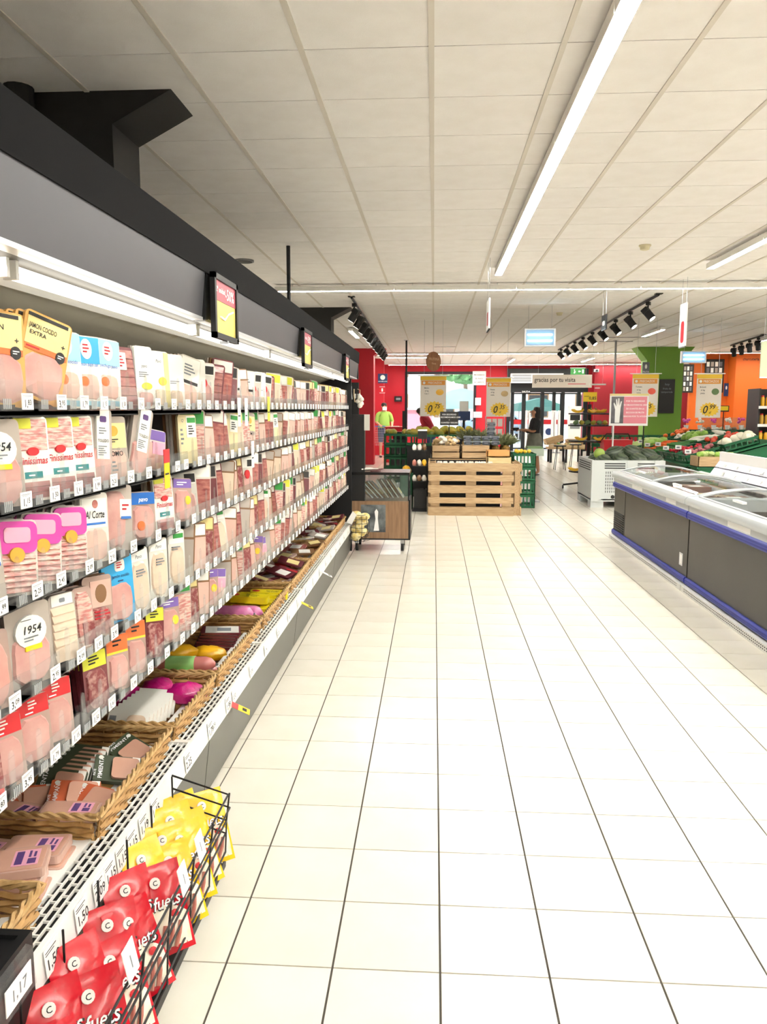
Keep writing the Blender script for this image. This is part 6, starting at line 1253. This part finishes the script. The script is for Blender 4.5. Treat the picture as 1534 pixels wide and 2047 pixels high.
plate('notice', 'small white middle notice beside the shop window', 'notice', 950, 962, 795, 810, 29.95, 'paper', lambda t, w, h, y: txt(t, [('AVISO', .04, 0, h*.6)], 'ink_grey', w, y))
plate('notice', 'white lower notice beside the shop window', 'notice', 947, 964, 823, 835, 29.95, 'paper', lambda t, w, h, y: txt(t, [('HORARIO', .035, 0, h*.5)], 'ink_grey', w, y))
plate('exit_sign', 'green emergency exit sign with running figure and arrow', 'exit sign', 1141, 1170, 736, 749, 27.5, 'card_green', lambda t, w, h, y: (MB().box(-w/2-.02, y+.01, -.02, w/2+.02, y+.02, 0).box(-w/2-.02, y+.01, h, w/2+.02, y+.02, h+.02).build('frame', 'paper', t), MB().ball((-w*.24, y, h*.72), .02, .003, .02, 8, 5).prism([(-w*.30, h*.2), (-w*.24, h*.62), (-w*.14, h*.5), (-w*.2, h*.2)], 1, y, y+.003).build('figure', 'paper', t), MB().prism([(w*.02, h*.5), (w*.1, h*.7), (w*.1, h*.56), (w*.22, h*.56), (w*.22, h*.44), (w*.1, h*.44), (w*.1, h*.3)], 1, y, y+.003).build('arrow', 'paper', t), MB().box(w*.3, y, h*.2, w*.42, y+.003, h*.8).build('doorway', 'paper', t), wires(t, (0,), h, CEIL-t.location.z)))
plate('exit_plate', 'small white plate reading SALIDA over the sliding door', 'sign', 1043, 1061, 780, 786, 29.85, 'card_black', lambda t, w, h, y: txt(t, [('SALIDA', h*.62, 0, h*.18)], 'ink_white', w, y))
plate('thanks_sign', 'long grey hanging sign reading gracias por tu visita', 'sign', 1064, 1184, 749, 775, 25.5, mat('sign_grey', '#c9c1b8', .5), lambda t, w, h, y: (txt(t, [('gracias por tu visita', h*.36, -w*.12, h*.45)], 'ink', w*.75, y), MB().box(w*.1, y, h*.26, w*.4, y+.003, h*.31).build('red_line', 'ink_red', t), wires(t, (-w*.4, w*.4), h, CEIL-t.location.z)))
plate('air_curtain', 'white air curtain unit with grille above the entrance', 'air unit', 1020, 1125, 747, 766, 29.85, 'white_plastic', lambda t, w, h, y: [MB().box(-w/2+.05, y, .06+.045*i, -w/2+.75, y+.004, .08+.045*i).build('louvre', 'dark_metal', t) for i in range(6)], .25)
plate('security_camera', 'grey security camera on the red wall', 'camera', 1187, 1197, 738, 744, 29.0, 'grey_metal', lambda t, w, h, y: MB().cyl((0, y-.05, h*.5), .04, .05, 10, axis=1).build('lens', 'black', t), .12)
plate('wire_sign', 'thin white wire frame hanging right of the thanks sign', 'frame', 1178, 1212, 767, 770, 20.0, 'paper', lambda t, w, h, y: (MB().box(-w*.15, y, -.08, w*.15, y+.01, -.06).build('lower_bar', 'paper', t), wires(t, (-w*.3, w*.3), h, CEIL-t.location.z)), .01)
plate('blackboard', 'tall chalkboard on the green column', 'chalkboard', 1316, 1350, 758, 826, 21.78, 'card_black', lambda t, w, h, y: txt(t, [('hoy', .06, 0, h*.82), ('fruta de', .05, 0, h*.7), ('temporada', .05, 0, h*.6)], 'ink_grey', w, y))
plate('column_sign', 'grey sign with white symbol on the left of the green column', 'sign', 1284, 1299, 724, 747, 21.6, 'ink_grey', lambda t, w, h, y: (MB().ball((0, y, h*.62), w*.16, .004, h*.2, 10, 6).build('symbol', 'paper', t), txt(t, [('FRUTA', .04, 0, h*.1)], 'ink_white', w, y), MB().box(-.02, .0, h*.4, .02, .2, h*.5).build('bracket', 'steel', t)))
def board(t, w, h, y):
    for i in range(4):
        for j in range(5): MB().box(-w*.42+w*.22*i, y, h*(.06+.18*j), -w*.42+w*.22*i+w*.15, y+.004, h*(.06+.18*j)+h*.14).build('photo', ['paper', 'film_body', 'paper', 'grey_photo'][(i+j) % 4], t)
plate('menu_board', 'black board with rows of small cards between the green column and the orange wall', 'menu board', 1357, 1388, 728, 785, 24.4, 'card_black', board)
plate('photo_wall', 'dark collage of photographs on the orange wall', 'photo board', 1407, 1449, 718, 785, 24.45, 'card_black', board)
plate('tall_sign', 'dark red sign with white symbol on the orange wall', 'sign', 1447, 1457, 766, 792, 24.4, 'card_navy', lambda t, w, h, y: MB().ball((0, y, h*.65), w*.2, .004, h*.15, 10, 6).build('symbol', 'paper', t))
plate('wall_letters', 'dark lettering on the orange wall', 'lettering', 1484, 1520, 715, 721, 23.89, 'orange_wall', lambda t, w, h, y: txt(t, [('charcuter\u00eda', h*.9, 0, h*.1)], 'ink', w, y), .004)
plate('pale_banner', 'pale green hanging panel at the right edge', 'banner', 1518, 1552, 682, 756, 12.5, mat('pale_green', '#ccd6b8', .6), lambda t, w, h, y: (MB().box(-w/2, y, 0, w/2, y+.003, .02).build('edge', 'paper', t), wires(t, (-w*.3, w*.3), h, CEIL-t.location.z)))
plate('wall_poster', 'cream poster low on the orange wall', 'poster', 1503, 1516, 785, 816, 23.88, 'card_cream', lambda t, w, h, y: MB().box(-w*.3, y, h*.2, w*.3, y+.003, h*.5).build('print', 'film_brown', t))
plate('small_sign', 'small yellow label sign on a black counter display', 'sign', 1438, 1458, 811, 823, 19.0, 'card_black', lambda t, w, h, y: (MB().box(-w*.4, y, h*.2, w*.4, y+.003, h*.9).build('yellow_field', 'yellow', t), MB().cyl((0, .01, -t.location.z), .012, t.location.z, 8).build('stem', 'black', t)))
# bread and deli counter under the orange wall
t = thing('deli_counter', 'dark deli counter with lit goods before the orange wall', 'counter', (8.1, 20.5, 0)); MB().box(-1.5, -.4, 0, 1.5, .4, .95).build('base', 'dark_red', t); MB().box(-1.55, -.45, .95, 1.55, .45, 1.0).build('top', 'dark_metal', t); MB().box(-1.5, -.42, 1.0, 1.5, -.40, 1.35).build('glass_front', 'glass', t)
for i in range(18): lump(['turkey', 'film_brown', 'garlic', 'cheese'][i % 4], 6.75+.155*i, 20.35+.1*(i % 2), 1.06, .07, .06, .05, 'bread_roll', 'bread roll or cheese on the deli counter', 'bread', 'goods on the deli counter')
# shop furniture seen by the entrance
plate('white_machine', 'white vending unit with posters beside the entrance doors', 'vending machine', 1134, 1160, 812, 868, 27.0, 'white_plastic', lambda t, w, h, y: (MB().box(-w*.4, y, h*.5, w*.4, y+.004, h*.7).build('window', 'dark_metal', t), MB().box(-w*.4, y, h*.2, w*.4, y+.004, h*.4).build('poster', 'ink_grey', t), MB().box(-w/2, -.3, -t.location.z, w/2, 0, 0).build('foot', 'white_plastic', t)), .3)
plate('round_poster', 'navy round mark on a white sheet on the entrance glass', 'poster', 1088, 1107, 851, 875, 29.9, 'paper', lambda t, w, h, y: MB().cyl((0, y, h*.5), w*.38, .003, 20, axis=1).build('mark', 'card_navy', t), .006)
for i, px in enumerate((1052, 1058, 1104, 1109, 1117)):
    p = aY(px, 870, 28.4); t = thing('security_post', 'white anti-theft post at the entrance, %s from the left' % nth(i), 'gate post', (p.x, 28.4, 0), group='anti-theft posts'); MB().box(-.03, -.12, 0, .03, .12, 1.5).build('panel', 'white_plastic', t); MB().box(-.06, -.16, 0, .06, .16, .04).build('foot', 'steel', t)
# ================================================================ outside, seen through the glass
mat('foliage', '#4f8a4a', .7, col2='#86b878', scale=3); mat('awning', '#7fb9bb', .6); mat('tent', '#3d6f68', .6); mat('render_white', '#e8e6e0', .8)
o = MB(); 
for i in range(260):
    a_ = R.uniform(0, 6.28); z = R.uniform(0, 1); r = 1.7*math.sqrt(1-(2*z-1)**2)*R.uniform(.6, 1); o.ball((r*math.cos(a_), r*math.sin(a_), 3.0+2.8*z), .28, .28, .2, 6, 4, .3)
for i, (x, y, lb) in enumerate(((1.6, 42.0, 'leafy green tree outside the shop window, right one'), (-2.6, 46.0, 'leafy green tree outside the shop window, left one'))):
    t = thing('street_tree', lb, 'tree', (x, y, 0), (0, 0, i*2.0), 'trees outside'); MB().tube([(0, 0, 0), (.1, 0, 1.6), (0, .1, 3.4)], .16, 8, taper=.6).build('trunk', 'film_brown', t, True); (obj('crown', bpy.data.meshes['crown'], t) if i else o.build('crown', 'foliage', t))
t = thing('parasol', 'teal parasol outside the shop window', 'parasol', (1.25, 37.0, 0)); MB().cyl((0, 0, 0), .04, 2.3, 8).build('pole', 'steel', t); MB().lathe([(1.35, 1.55), (1.32, 1.75), (1.0, 2.15), (.5, 2.4), (.02, 2.5)], 10).build('canopy', 'awning', t, True); MB().cyl((0, 0, 0), .3, .08, 14).build('foot', 'grey_metal', t)
t = thing('market_tent', 'dark green market tent outside the entrance', 'tent', (4.6, 37.0, 0)); MB().prism([(-.9, 1.45), (1.1, 1.45), (1.05, 1.75), (.2, 2.05), (-.8, 1.8)], 1, -1.2, 1.2).build('canopy', 'tent', t)
for x in (-.8, 1.0):
    for y in (-1.1, 1.1): MB().cyl((x, y, 0), .03, 1.5, 8).build('pole', 'steel', t)
t = thing('parked_car', 'pale blue car parked outside the entrance', 'car', (3.2, 40.0, 0)); MB().prism([(-2.0, .35), (2.0, .35), (2.0, .8), (1.2, .9), (.6, 1.4), (-.9, 1.42), (-1.6, .92), (-2.0, .85)], 1, -.8, .8).build('body', mat('car_paint', '#9db7cf', .3, .2, coat=.5), t); MB().prism([(-1.4, .95), (1.0, .95), (.55, 1.34), (-.85, 1.36)], 1, -.81, .81).build('windows', 'black_gloss', t)
for x in (-1.25, 1.25):
    for y in (-.8, .62): MB().cyl((x, y, .32), .32, .18, 16, axis=1).build('wheel', 'black', t)
t = thing('far_building', 'pale building across the street', 'building', (2.0, 62.0, 0)); MB().box(-22, 0, 0, 25, 3, 9).build('wall', 'render_white', t)
for i in range(12):
    for z in (.9, 4.0): wn = MB().box(-20+3.6*i, -.08, z, -18.4+3.6*i, 0, z+1.8).build('window', 'film_brown', t); MB().box(-19.9+3.6*i, -.1, z+.1, -18.5+3.6*i, -.08, z+1.7).build('pane', 'dark_metal', wn)
t = thing('pink_stall', 'pink street stall outside the shop window', 'stall', (-.9, 44.0, 0)); MB().box(-.8, -.3, 0, .8, .3, 1.5).build('body', mat('pink_paint', '#d88a98', .6), t); MB().box(-1.0, -.5, 1.5, 1.0, .5, 1.6).build('roof', 'paper', t)
